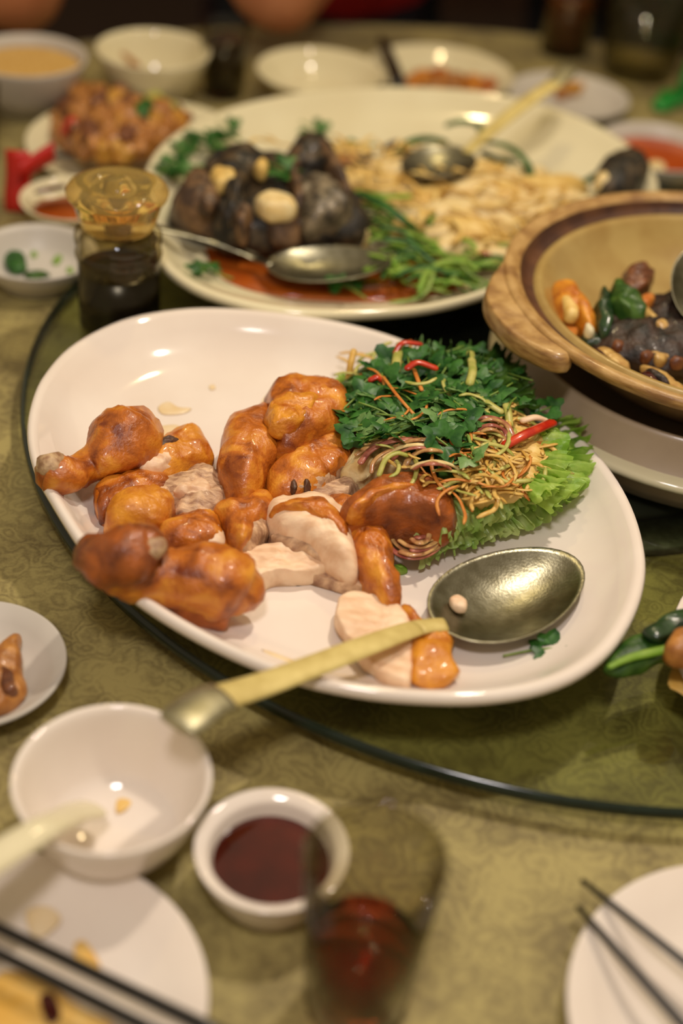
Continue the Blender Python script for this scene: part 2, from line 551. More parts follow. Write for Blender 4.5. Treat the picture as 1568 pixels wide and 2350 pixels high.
t = thing('lazy_susan', 'round glass turntable with a dark hub lying in the middle of the tablecloth', 'turntable', (TC.x, TC.y, T))
build('base_disc', *lathe(TC, [(0.158, 0.0004), (0.16, 0.002), (0.158, 0.0112), (0.02, 0.0115)]), BLACKP, t, 'black round base under the glass')
build('bearing_ring', *lathe(TC, [(0.162, 0.0006), (0.196, 0.0006), (0.198, 0.003), (0.195, 0.0085), (0.165, 0.009), (0.162, 0.006)], cap0=False, cap1=False), STEELB, t, 'rough grey metal ring around the base')
build('glass_disc', *lathe(TC, [(0.02, 0.0122), (0.440, 0.0122), (0.4525, 0.0122)], 160, True, False), TGLASS, t, 'clear green-tinted glass disc')
build('glass_top', *lathe(TC, [(0.4525, 0.0202), (0.440, 0.0202), (0.02, 0.0202)], 160, False, True), TGLASS, t)
build('glass_edge', *lathe(TC, [(0.4525, 0.0122), (0.456, 0.0135), (0.456, 0.0188), (0.4525, 0.0202)], 160, False, False), GEDGE, t, 'dark green polished edge of the disc')

# ------------------------------------------------------------------ dishes helpers


def bowl_prof(r, z0, h, foot=0.5, wall=0.0035, pw=0.55, floor=0.008, lip=0.0):
    fr = r * foot
    P = [(fr * 0.9, z0), (fr, z0 + 0.0005), (fr, z0 + 0.005)]
    K = 9
    for i in range(1, K + 1):
        u = i / K
        P.append((fr + (r - fr) * u ** pw, z0 + 0.005 + (h - 0.005) * u))
    if lip:
        P += [(r + lip, z0 + h + 0.0005), (r + lip, z0 + h + 0.0022)]
    P += [(r - wall * 0.25, z0 + h + 0.0012), (r - wall, z0 + h - 0.0005)]
    for i in range(K - 1, 0, -1):
        u = i / K
        P.append((max(0.004, fr + (r - fr) * u ** pw - wall), max(z0 + floor, z0 + 0.005 + (h - 0.005) * u + 0.0015)))
    P += [(fr * 0.6, z0 + floor), (0.003, z0 + floor)]
    return P


def plate_prof(r, z0, h, well=0.62, wall=0.003):
    return [(r * well * 0.85, z0), (r * well * 0.95, z0 + 0.0008), (r * well, z0 + 0.003), (r * 0.8, z0 + h * 0.42), (r * 0.97, z0 + h * 0.9), (r, z0 + h), (r * 0.993, z0 + h + 0.002), (r * 0.975, z0 + h + 0.0018),
            (r * 0.82, z0 + h * 0.5 + 0.003), (r * 0.7, z0 + wall + 0.004), (r * well, z0 + wall + 0.002), (r * 0.3, z0 + wall + 0.0017), (0.003, z0 + wall + 0.0017)]


def dish(name, label, cat, c, prof, m, group=None):
    t = thing(name, label, cat, (c[0], c[1], T + prof[0][1]), group)
    build('dish_body' if cat != 'bowl' else 'bowl_body', *lathe(c, prof), m, t)
    return t


def liquid(name, t, c, r, z, m, label=None):
    return build(name, *lathe(c, [(r * 0.96, z - 0.002), (r, z - 0.0004), (r * 0.985, z), (r * 0.93, z), (r * 0.4, z), (0.003, z)], 56), m, t, label)


def patch(name, outline, z, m, parent, h=0.0008, label=None, n=36, seed=1):
    """thin smear of sauce lying on a surface"""
    pts = smooth_loop([at(x, y, z) for x, y in outline], n)
    V, F = loft_outline(pts, [(1.0, z), (0.96, z + h * 0.7), (0.8, z + h), (0.3, z + h)])
    return build(name, V, F, m, parent, label)


def spoon(name, label, neck, tip, width, depth, handle, hm, cap=None, bowl_m=STEEL, thick=0.0011, flat=0.3, neck_m=None, group=None):
    """neck, tip = (x, y, z); handle = [(x, y, z, half width)] from the neck outwards"""
    A, B = at(*neck), at(*tip)
    c = (A + B) / 2
    ax = (B - A) / 2
    la = ax.length
    ax.normalize()
    sd = ax.cross(Vector((0, 0, 1))).normalized()
    nm = sd.cross(ax).normalized()
    t = thing(name, label, 'spoon', (c.x, c.y, min(A.z, B.z) - depth), group)
    N, loops = 40, []

    def ring(s, off):
        L = []
        for i in range(N):
            a = 2 * math.pi * i / N
            ca, sa = math.cos(a), math.sin(a)
            w = width * (1 - 0.13 * ca)
            L.append(c + ax * (la * s * ca) + sd * (w * s * sa) - nm * (depth * (1 - s ** 2.2)) + nm * off)
        return L
    for s in (0.05, 0.25, 0.45, 0.65, 0.82, 0.93, 1.0):
        loops.append(ring(s, -thick))
    loops.append(ring(1.012, -thick * 0.3))
    for s in (1.0, 0.93, 0.82, 0.65, 0.45, 0.25, 0.05):
        loops.append(ring(s, thick * 0.4))
    build('spoon_bowl', *rings(loops), bowl_m, t)
    pts = [(*at(x, y, z), r) for x, y, z, r in handle]
    first = (*(A + ax * 0.004), handle[0][3] * 1.0)
    s = smooth_path([first] + pts, 30)
    k = 8 if neck_m else 0
    if neck_m:
        build('neck', *tube([Vector(a[:3]) for a in s[:k + 1]], [a[3] for a in s[:k + 1]], 12, flat * 1.2), neck_m, t)
    build('handle', *tube([Vector(a[:3]) for a in s[k:]], [a[3] for a in s[k:]], 14, flat), hm, t, 'gold-coloured flat handle' if hm is GOLD else None)
    if cap:
        pc = [(*at(x, y, z), r) for x, y, z, r in cap]
        s = smooth_path(pc, 12)
        e0, e1 = Vector(s[-1][:3]), Vector(s[-2][:3])
        P = [Vector(a[:3]) for a in s] + [e0 + (e0 - e1) * 0.6, e0 + (e0 - e1) * 0.9]
        R = [a[3] for a in s] + [s[-1][3] * 0.8, s[-1][3] * 0.4]
        build('end_cap', *tube(P, R, 14, flat * 1.0), CAPM, t, 'steel cap at the handle end')
    return t


def frill(inner, outer, z0, z1, amp, waves, seed, nu=520, nv=12):
    """ruffled leaf sheet between an inner and an outer line"""
    a = smooth_path([at(x, y, z0) for x, y in inner], nu)
    b = smooth_path([at(x, y, z1) for x, y in outer], nu)
    rnd = random.Random(seed)
    ph = [rnd.uniform(0, 6.28) for _ in range(4)]
    V, F = [], []
    for i in range(nu):
        u = i / (nu - 1)
        A, B = Vector(a[i]), Vector(b[i])
        d = Vector(b[min(i + 1, nu - 1)]) - Vector(b[max(i - 1, 0)])
        d = d.normalized() if d.length > 1e-6 else Vector((1, 0, 0))
        for j in range(nv):
            v = j / (nv - 1)
            k = 0.62 * v ** 1.5
            p = A.lerp(B, v)
            waves2 = waves * 2.1
            w1 = math.sin(6.283 * waves2 * u + ph[0] + 1.5 * math.sin(7 * u + ph[1]))
            w2 = math.sin(6.283 * waves2 * 2.3 * u + ph[2] + 1.2 * math.sin(11 * u))
            p = p + Vector((0, 0, amp * k * (w1 + 0.45 * w2 * v ** 3) + 0.35 * amp * math.sin(3.1 * v) * 1.5))
            p = p + d * (amp * 0.8 * k * math.cos(6.283 * waves2 * u + ph[3])) + (B - A).normalized() * (amp * 0.5 * k * w2)
            V.append(jitter(p, 0.0010 + 0.0012 * v, 130, seed))
    for i in range(nu - 1):
        for j in range(nv - 1):
            F.append((i * nv + j, (i + 1) * nv + j, (i + 1) * nv + j + 1, i * nv + j + 1))
    return V, F


def inside(p, poly):
    x, y = p
    c = False
    for i in range(len(poly)):
        (x1, y1), (x2, y2) = poly[i - 1], poly[i]
        if (y1 > y) != (y2 > y) and x < (x2 - x1) * (y - y1) / (y2 - y1) + x1:
            c = not c
    return c


def scatter(poly, n, seed):
    rnd = random.Random(seed)
    xs, ys = [p[0] for p in poly], [p[1] for p in poly]
    out, tries, dmin = [], 0, ((max(xs) - min(xs)) * (max(ys) - min(ys)) / n) ** 0.5 * 0.62
    while len(out) < n and tries < 6000:
        tries += 1
        p = (rnd.uniform(min(xs), max(xs)), rnd.uniform(min(ys), max(ys)))
        if inside(p, poly) and all((p[0] - q[0]) ** 2 + (p[1] - q[1]) ** 2 > dmin * dmin for q in out):
            out.append(p)
        if tries % 1500 == 0:
            dmin *= 0.8
    return out


def crop(x0, y0, k):
    return lambda *P: [(x0 + x / k, y0 + y / k) for x, y in P]


Z1, Z2, Z3, Z4 = crop(50, 900, 2.613), crop(450, 880, 2.412), crop(700, 760, 2.24), crop(700, 1220, 2.24)
ZF, ZP = crop(350, 250, 1.845), crop(1250, 560, 4.931)

# ------------------------------------------------------------------ chicken platter
CF = 0.0335
rim = [(62, 1000), (72, 930), (100, 868), (165, 800), (275, 744), (390, 720), (500, 715), (640, 726), (800, 752), (940, 795), (1120, 880), (1270, 965), (1370, 1050), (1445, 1160), (1480, 1280), (1470, 1380), (1420, 1480), (1345, 1548), (1250, 1590), (1130, 1612), (1000, 1615), (830, 1600), (650, 1558), (460, 1475), (300, 1375), (195, 1275), (110, 1145), (75, 1075)]
rp = smooth_loop([at(x, y, 0.059) for x, y in rim], 140)
cc = sum(rp, Vector()) / len(rp)
t = thing('serving_platter', 'large egg-shaped white platter of roast chicken and salad nearest the front bowls', 'platter', (cc.x, cc.y, T + 0.0205))
V, F = loft_outline(rp, [(0.66, 0.0225), (0.76, 0.026), (0.90, 0.040), (0.975, 0.052), (0.998, 0.057), (1.0, 0.0605), (0.992, 0.0635), (0.978, 0.064), (0.96, 0.0615), (0.925, 0.052), (0.87, 0.042), (0.80, 0.0358), (0.72, CF), (0.4, CF - 0.0003), (0.1, CF - 0.0003)], c=cc)
build('dish_body', V, F, WHITE, t)
V, F = loft_outline(rp, [(0.60, 0.0224), (0.60, 0.0206), (0.64, 0.0206), (0.655, 0.0226)], False, False, c=cc)
build('foot_ring', V, F, WHITE, t)
for pts in (((362, 935), (385, 922), (410, 935), (440, 938), (420, 950), (375, 952)), ((480, 886), (492, 884), (494, 893), (483, 895)), ((350, 985), (400, 975), (430, 990), (380, 1005)), ((600, 925), (625, 895), (650, 905), (640, 930))):
    patch('gravy_smear', pts, CF + 0.0002, STAINP, t, label='thin brown gravy smear')
for pts in (((600, 1490), (700, 1560), (790, 1575), (830, 1560), (740, 1540)),):
    patch('gravy_smear', pts, CF + 0.004, STAINP, t)

G = 'roast chicken pieces on the platter'


def drum(name, label, pts, m, seed, extra=()):
    P = [(x, y, z, r) for x, y, z, r in pts]
    x, y, z, r = P[0]
    a = at(x, y, z)
    t = thing(name, label, 'chicken', (a.x, a.y, a.z - r), G)
    meat = build('meat', *pxtube(P, 44, 26, 0.92, 0.0032, 60, seed), m, t)
    for nm, x, y, z, r, mm in extra:
        e = at(x, y, z)
        V, F = [], []
        loops = [[e + Vector((r * s * math.cos(a), r * s * math.sin(a), r * k * 0.8)) for a in [2 * math.pi * i / 16 for i in range(16)]] for s, k in ((0.5, -0.8), (0.9, -0.4), (1, 0), (0.9, 0.45), (0.5, 0.85), (0.15, 1.0))]
        V, F = rings(loops)
        build(nm, [jitter(v, r * 0.22, 120, seed + 3) for v in V], F, mm, meat)
    return t


def piece(label, outline, h, m, seed, z0=CF, parts=(), amp=0.002, prof=PILLOW, tilt=(0, 0), name='chicken_piece', group=G, cat='chicken', f=60):
    if group == G:
        cx, cy = sum(p[0] for p in outline) / len(outline), sum(p[1] for p in outline) / len(outline)
        outline = [(cx + (x - cx) * 1.05, cy + (y - cy) * 1.05) for x, y in outline]
        amp *= 1.5
    V, F = blob(outline, z0, h, amp, f, seed, prof, 60, tilt=tilt)
    c = sum(V, Vector()) / len(V)
    t = thing(name, label, cat, (c.x, c.y, T + z0), group)
    build('skin_and_meat', V, F, m, t)
    for nm, o2, zz, hh, mm in parts:
        V, F = blob(o2, zz, hh, amp * 0.8, 90, seed + 11, PILLOW, 36)
        o = build(nm, V, F, mm, last if nm == 'bone_hole' else t)
        last = last if nm == 'bone_hole' else o
    return t


drum('chicken_drumstick', 'roast drumstick at the far left with its knobbly bone end towards the rim', [(120, 1083, 0.066, 0.0150), (150, 1090, 0.065, 0.0150), (200, 1072, 0.061, 0.0120), (240, 1050, 0.064, 0.0190), (280, 1015, 0.067, 0.0270), (312, 995, 0.066, 0.0220)], SKIN, 3, (('bone_end', 118, 1068, 0.0745, 0.0105, BONE),))
piece('small orange chunk with a pale cut end and grey skin flap beside the left drumstick', Z1((690, 470), (740, 410), (830, 340), (900, 290), (1040, 248), (1100, 310), (1135, 430), (1040, 480), (860, 540), (730, 545)), 0.030, SKINY, 5, parts=(('cut_face', Z1((690, 440), (790, 385), (900, 380), (960, 420), (860, 470), (720, 490)), CF + 0.016, 0.014, MEAT), ('grey_skin_flap', Z1((790, 375), (830, 320), (920, 285), (955, 300), (920, 340), (850, 360)), CF + 0.022, 0.011, DARKH)))
piece('pinkish pale torn meat chunk in the middle of the left pile', Z1((800, 640), (870, 560), (1000, 490), (1090, 465), (1190, 570), (1240, 690), (1140, 760), (990, 790), (880, 720)), 0.024, MEATG, 8, amp=0.003, parts=(('meat_strip', Z1((900, 620), (1030, 560), (1110, 570), (1120, 640), (1010, 650)), CF + 0.014, 0.013, MEAT),), name='torn_chicken_meat')
piece('dark-ended orange chunk lying behind the yellow one in the left pile', Z1((440, 640), (490, 590), (560, 570), (700, 505), (860, 545), (900, 610), (790, 670), (650, 700), (510, 770), (450, 740)), 0.026, SKIN, 12, parts=(('dark_end', Z1((440, 640), (490, 590), (570, 620), (580, 690), (500, 770), (450, 730)), CF + 0.004, 0.020, SKIND), ('pale_fold', Z1((760, 640), (830, 590), (880, 600), (850, 650), (790, 670)), CF + 0.016, 0.012, MEAT)))
piece('bright golden chunk in the centre of the left pile', Z1((500, 800), (540, 720), (640, 670), (780, 650), (900, 690), (915, 760), (850, 850), (740, 860), (560, 860)), 0.036, SKINY, 14)
piece('orange slice with a pale cut face beside the golden chunk', Z1((820, 900), (900, 810), (1040, 780), (1140, 770), (1200, 850), (1215, 950), (1100, 985), (900, 985)), 0.030, SKIN, 17, parts=(('cut_face', Z1((1060, 930), (1120, 840), (1165, 790), (1200, 870), (1205, 965), (1110, 975)), CF + 0.004, 0.022, MEAT),))
drum('chicken_drumstick', 'thick roast drumstick lying lowest in the left pile', [(262, 1312, 0.070, 0.0165), (300, 1318, 0.068, 0.0185), (350, 1322, 0.066, 0.0185), (410, 1325, 0.064, 0.0215), (475, 1332, 0.063, 0.0255), (535, 1345, 0.061, 0.0245), (568, 1358, 0.058, 0.0155)], SKIN, 21)
drum('chicken_wing_tip', 'reddish rolled wing joint with a bone hole resting on the lowest drumstick', [(212, 1272, 0.080, 0.013), (250, 1285, 0.084, 0.0185), (300, 1270, 0.090, 0.0190), (345, 1250, 0.092, 0.0130)], SKIND, 23, (('bone_hole', 352, 1256, 0.096, 0.0085, BONE),))
piece('dark red skin flap under the lowest drumstick by the rim', Z1((720, 1190), (800, 1150), (960, 1210), (1120, 1260), (1240, 1330), (1200, 1392), (1050, 1382), (900, 1320)), 0.024, SKIND, 26, z0=CF + 0.003)
piece('smooth brown thigh dome left of the tall middle thigh', Z2((140, 380), (180, 275), (300, 225), (390, 200), (450, 330), (470, 470), (400, 540), (350, 620), (280, 680), (190, 640), (120, 520)), 0.046, SKIN, 31, amp=0.0014)
piece('tall golden brown thigh against the salad with folded skin on top', Z2((390, 200), (420, 120), (540, 80), (700, 85), (800, 125), (870, 270), (830, 350), (650, 410), (520, 470), (430, 430)), 0.056, SKIN, 33, amp=0.003, f=45, parts=(('skin_fold', Z2((400, 150), (560, 90), (690, 110), (640, 190), (560, 260), (420, 270)), CF + 0.040, 0.019, SKINY),))
piece('chopped brown joint with dark bone holes in its cut end', Z2((390, 570), (440, 510), (560, 440), (700, 360), (830, 335), (900, 400), (860, 500), (740, 590), (600, 660), (450, 645)), 0.036, SKIN, 36, z0=CF + 0.004, parts=(('cut_end', Z2((480, 590), (560, 540), (700, 480), (850, 400), (880, 450), (740, 580), (600, 640), (520, 640)), CF + 0.012, 0.024, MEATG), ('bone_hole', Z2((520, 580), (545, 555), (560, 585), (540, 610)), CF + 0.0252, 0.0095, DARKH), ('bone_hole', Z2((590, 570), (620, 545), (635, 580), (605, 610)), CF + 0.0252, 0.0095, DARKH)))
piece('pale strip of torn meat squeezed between joint and wing', Z2((580, 690), (690, 620), (850, 590), (910, 640), (830, 700), (660, 720)), 0.028, MEATG, 39, name='torn_chicken_meat')
piece('orange backed chunk with a hollow pale cut face in the lower middle', Z2((95, 745), (180, 700), (330, 660), (420, 690), (420, 790), (340, 860), (250, 970), (190, 930), (140, 830)), 0.032, SKIN, 41, parts=(('cut_face', Z2((190, 850), (290, 790), (380, 780), (390, 840), (320, 920), (250, 965), (200, 920)), CF + 0.003, 0.024, MEATG),))
piece('flat pale breast slice lying on the platter under the layered one', Z2((260, 1000), (300, 960), (420, 945), (640, 960), (730, 1040), (600, 1080), (430, 1090), (330, 1130), (280, 1080)), 0.016, MEAT, 44, prof=SLAB, name='chicken_breast_slice')
piece('thin greyish slice trailing toward the loose breast meat', Z2((600, 1070), (760, 1040), (930, 1110), (1010, 1190), (860, 1150), (700, 1110)), 0.010, MEATG, 46, prof=SLAB, name='chicken_breast_slice')
piece('long layered breast slice with a strip of orange skin along its back', Z2((385, 780), (420, 730), (520, 690), (700, 690), (830, 790), (880, 980), (870, 1080), (760, 1040), (640, 960), (480, 880)), 0.036, MEAT, 48, parts=(('skin_strip', Z2((400, 730), (520, 680), (700, 680), (820, 780), (850, 900), (760, 860), (640, 790), (500, 745)), CF + 0.018, 0.022, SKIN), ('meat_layer', Z2((400, 870), (480, 850), (620, 920), (740, 1000), (820, 1060), (700, 1040), (560, 970)), CF + 0.002, 0.020, MEATG)), name='chicken_breast_slice')
piece('ragged tongue of orange skin falling toward the serving spoon', Z2((720, 720), (830, 690), (1000, 820), (1080, 900), (1085, 1050), (1115, 1175), (1060, 1220), (960, 1140), (870, 1010), (800, 860)), 0.030, SKIN, 52, amp=0.003, z0=CF + 0.002)
piece('glossy reddish brown bent wing lying against the salad greens', Z2((790, 780), (860, 690), (1000, 615), (1160, 585), (1300, 605), (1400, 690), (1430, 770), (1395, 825), (1290, 815), (1130, 795), (990, 805), (860, 820)), 0.040, SKIND, 55, z0=0.046, amp=0.0016, name='chicken_wing', parts=(('golden_back', Z2((830, 740), (900, 680), (1020, 630), (1160, 600), (1260, 615), (1180, 650), (1020, 690), (900, 745)), 0.066, 0.022, SKIN),))
piece('pale piece of loose breast meat with a ragged orange skin edge below the spoon neck', Z4((160, 400), (190, 355), (300, 350), (400, 375), (500, 450), (545, 560), (540, 780), (460, 780), (360, 720), (230, 570), (175, 500)), 0.012, MEAT, 58, z0=CF + 0.004, prof=SLAB, parts=(('skin_edge', Z4((480, 410), (525, 395), (570, 450), (640, 480), (750, 540), (750, 640), (795, 730), (720, 790), (560, 780), (535, 620), (540, 520)), CF + 0.005, 0.014, SKINY),), name='chicken_breast_slice')
piece('cream coloured clump of shredded chicken salad behind the wing', Z2((800, 570), (840, 480), (920, 420), (1010, 430), (1180, 490), (1240, 560), (1160, 590), (1000, 580), (880, 600)), 0.042, FLESH, 60, amp=0.004, f=110, name='shredded_chicken', group=None)

# ------------------------------------------------------------------ salad
def sal_z(x, y):
    d = ((x - 1030) / 330) ** 2 + ((y - 1010) / 260) ** 2
    return 0.040 + 0.046 * math.sqrt(max(0.0, 1 - d))


LG = 'lettuce leaves under the salad'
V, F = blob([(760, 925), (810, 870), (890, 828), (1000, 846), (1110, 898), (1190, 950), (1232, 1000), (1240, 1050), (1200, 1120), (1110, 1165), (1040, 1190), (1000, 1170), (1030, 1120), (1000, 1080), (900, 1030), (800, 960)], CF + 0.006, 0.040, 0.004, 48, 71, n=90)
build('lettuce_leaf', V, F, LETTD, label='crumpled dark lettuce leaf forming the bed of the salad', cat='lettuce', group=LG)
for inner, outer, z0, z1, amp, wv, m, lab, sd in (
        ([(1150, 985), (1180, 1040), (1185, 1090), (1150, 1140)], [(1240, 985), (1325, 968), (1358, 1045), (1340, 1115), (1270, 1165)], 0.058, 0.062, 0.0075, 7, LETT, 'bright green curly lettuce leaf at the right end of the salad', 1),
        ([(1160, 970), (1180, 1030), (1180, 1080), (1160, 1120)], [(1240, 1005), (1290, 1000), (1305, 1060), (1290, 1115), (1240, 1145)], 0.070, 0.080, 0.007, 6, LETT, 'inner curly lettuce layer inside the bright right leaf', 8),
        ([(1220, 1070), (1130, 1105), (1060, 1135), (1000, 1180), (950, 1230)], [(1325, 1135), (1240, 1200), (1150, 1228), (1060, 1258), (970, 1292)], 0.058, 0.043, 0.006, 8, LETTP, 'pale green curly lettuce leaf along the lower edge of the salad', 2),
        ([(1200, 1075), (1120, 1100), (1050, 1135), (1010, 1170)], [(1260, 1150), (1180, 1180), (1090, 1212), (1015, 1240)], 0.070, 0.058, 0.0065, 6, LETTP, 'second pale lettuce layer folded over the lower leaf', 3),
        ([(930, 880), (1010, 890), (1090, 910), (1160, 950)], [(900, 812), (970, 792), (1060, 800), (1150, 800), (1212, 868), (1235, 940)], 0.068, 0.082, 0.006, 10, LETTD, 'dark green curly lettuce leaf along the far edge of the salad', 4),
        ([(960, 870), (1050, 880), (1140, 920)], [(950, 815), (1050, 822), (1130, 838), (1180, 890)], 0.076, 0.092, 0.006, 7, LETTD, 'upper dark lettuce layer curling above the far edge', 5),
        ([(850, 890), (830, 930), (800, 950)], [(800, 862), (740, 890), (712, 912)], 0.055, 0.056, 0.004, 6, LETT, 'small green lettuce tip behind the tall thigh', 6)):
    V, F = frill(inner, outer, z0, z1, amp, wv, sd)
    build('lettuce_leaf', V, F, m, label=lab, cat='lettuce', group=LG)


def leaf_mesh(size, seed):
    rnd = random.Random(seed)
    rr = [0.35, 0.62, 0.9, 0.72, 0.58, 0.86, 1.06, 0.84, 0.6, 0.84, 1.0, 0.7, 0.4]
    V = [Vector((0, 0, 0))]
    m = len(rr)
    for ring in (0.5, 1.0):
        for i, r in enumerate(rr):
            a = -2.35 + 4.7 * i / (m - 1)
            q = size * ring * r * rnd.uniform(0.9, 1.1)
            V.append(Vector((q * math.cos(a) + size * 0.15 * ring, q * math.sin(a), size * (0.22 * ring - 0.34 * ring * ring) + rnd.uniform(-0.06, 0.06) * size)))
    F = [(0, 1 + i, 2 + i) for i in range(m - 1)]
    F += [(1 + i, 1 + m + i, 2 + m + i, 2 + i) for i in range(m - 1)]
    return V, F


def sprig_proto(label, group, m, seed, nleaf=4, size=0.009, length=0.026):
    rnd = random.Random(seed)
    t = thing('coriander_sprig', label, 'herb', (0, 0, 0), group)
    P = [Vector((-length * 0.7, 0, 0.001)), Vector((-length * 0.2, 0.001, 0.003)), Vector((length * 0.3, 0, 0.004))]
    build('stem', *tube([Vector(p) for p in smooth_path(P, 8)], 0.0007, 6), STEM, t)
    for k in range(nleaf):
        V, F = leaf_mesh(size * rnd.uniform(0.8, 1.2), seed * 7 + k)
        a = (k - (nleaf - 1) / 2) * 1.15 + rnd.uniform(-0.3, 0.3)
        M = Matrix.Translation((length * (0.3 - 0.16 * abs(k - (nleaf - 1) / 2)), 0.004 * math.sin(a), 0.004)) @ Matrix.Rotation(a, 4, 'Z') @ Matrix.Rotation(rnd.uniform(-0.5, 0.5), 4, 'X') @ Matrix.Rotation(rnd.uniform(-0.5, 0.2), 4, 'Y')
        build('leaf', [M @ v for v in V], F, m, t)
    return t


def shred_proto(name, label, cat, group, m, length, r, bend, seed, flat=0.6):
    rnd = random.Random(seed)
    P = [Vector((-length / 2 + length * i / 4, bend * math.sin(math.pi * i / 4) + rnd.uniform(-1, 1) * length * 0.03, r + rnd.uniform(-0.5, 0.8) * r)) for i in range(5)]
    V, F = tube([Vector(p) for p in smooth_path(P, 10)], [r * 0.5] + [r] * 8 + [r * 0.5], 6, flat)
    return build(name, V, F, m, label=label, cat=cat, group=group, origin=Vector((0, 0, 0)))


_used = set()


def place(proto, loc, rot, s=1.0, label=None):
    if proto.name in _used:
        return copy_tree(proto, loc, rot, s, label)
    _used.add(proto.name)
    proto.location, proto.rotation_euler, proto.scale = loc, rot, (s,) * 3
    if label:
        proto['label'] = label
    return proto


R = random.Random(5)
CG = 'coriander sprigs on the salad'
lab = 'dark green coriander sprig heaped on top of the salad'
protos = [sprig_proto(lab, CG, CILA, 1), sprig_proto(lab, CG, CILA, 2, 5), sprig_proto(lab, CG, CILB, 3, 4, 0.0085), sprig_proto(lab, CG, CILA, 4, 4, 0.011)]
poly = [(805, 905), (850, 850), (905, 832), (1000, 835), (1075, 880), (1130, 935), (1060, 990), (1085, 1060), (1000, 1010), (920, 1000), (850, 1030), (800, 990)]
for i, (x, y) in enumerate(scatter(poly, 58, 3)):
    place(protos[(0, 2, 3, 1, 2, 0, 3, 1)[i % 8]], at(x, y, sal_z(x, y) + R.uniform(0.001, 0.010)), (R.uniform(-0.5, 0.5), R.uniform(-0.4, 0.4), R.uniform(0, 6.28)), R.uniform(0.85, 1.2))
for i, (x, y) in enumerate(scatter([(960, 800), (1060, 805), (1160, 840), (1210, 900), (1170, 940), (1080, 900), (980, 850)], 10, 9)):
    place(protos[(0, 1, 3)[i % 3]], at(x, y, sal_z(x, y) + 0.012), (R.uniform(-0.5, 0.5), R.uniform(-0.4, 0.4), R.uniform(0, 6.28)), 1.0)
place(protos[1], at(1245, 950, 0.075), (0.2, -0.3, 0.4), 1.0, 'coriander sprig tip above the red chili strip at the right of the salad')
lone = sprig_proto('lone coriander sprig on the platter beside the spoon bowl', None, CILA, 9, 5, 0.0105, 0.040)
lone.location, lone.rotation_euler = at(1248, 1500, CF + 0.002), (0.0, 0.05, 0.30)
if 'group' in lone:
    del lone['group']
V, F = blob([(895, 1308), (912, 1298), (932, 1303), (935, 1314), (910, 1318)], CF, 0.004, 0.001, 120, 4)
build('lettuce_scrap', V, F, LETT, label='tiny green lettuce scrap lying below the onion rings', cat='lettuce')

SG = {}
kinds = [('carrot_shred', 'thin orange carrot shred tangled in the salad', 'carrot', CARR, 0.032, 0.0013, 0.003), ('mango_shred', 'pale yellow mango shred tangled in the salad', 'mango', MANGO, 0.027, 0.0016, 0.0022), ('cucumber_shred', 'pale green cucumber shred tangled in the salad', 'cucumber', CUKE, 0.032, 0.0018, 0.003)]
for nm, lb, ct, m, L, r, b in kinds:
    SG[nm] = [shred_proto(nm, lb, ct, nm.replace('_', ' ') + 's in the salad', m, L * k, r, b * s, int(100 * k), 0.4) for k, s in ((1, 1), (0.75, -1.6), (0.9, 2.2))]


def shreds(poly, n, seed, order, dz=0.006, rz=None):
    rr = random.Random(seed)
    for i, (x, y) in enumerate(scatter(poly, n, seed)):
        p = SG[order[i % len(order)]][rr.randrange(3)]
        place(p, at(x, y, sal_z(x, y) + rr.uniform(0.0, dz)), (rr.uniform(-0.35, 0.35), rr.uniform(-0.35, 0.35), rr.uniform(0, 6.28) if rz is None else rz + rr.uniform(-0.6, 0.6)), rr.uniform(0.8, 1.15))


V, F = blob([(1050, 985), (1150, 945), (1225, 990), (1265, 1060), (1230, 1115), (1130, 1150), (1060, 1140)], 0.062, 0.022, 0.004, 90, 72, n=60)
build('shredded_salad_heap', V, F, FLESHY, label='dense yellow-orange heap of dressed shreds at the right of the coriander', cat='salad', kind='stuff')
shreds([(1060, 970), (1150, 930), (1230, 985), (1290, 1060), (1270, 1110), (1180, 1130), (1110, 1170), (1060, 1130), (1060, 1050)], 150, 4, ('mango_shred', 'carrot_shred', 'mango_shred', 'mango_shred', 'cucumber_shred', 'mango_shred'))
shreds([(785, 830), (850, 805), (920, 800), (930, 840), (860, 870), (800, 890)], 14, 5, ('mango_shred', 'carrot_shred', 'cucumber_shred'), 0.012)
shreds([(840, 860), (1000, 840), (1100, 900), (1060, 980), (900, 960)], 12, 6, ('carrot_shred', 'cucumber_shred', 'carrot_shred'), 0.018)
shreds([(900, 1030), (1000, 1040), (1060, 1100), (1050, 1170), (1000, 1120), (900, 1080)], 16, 7, ('mango_shred', 'carrot_shred', 'cucumber_shred'), 0.006)
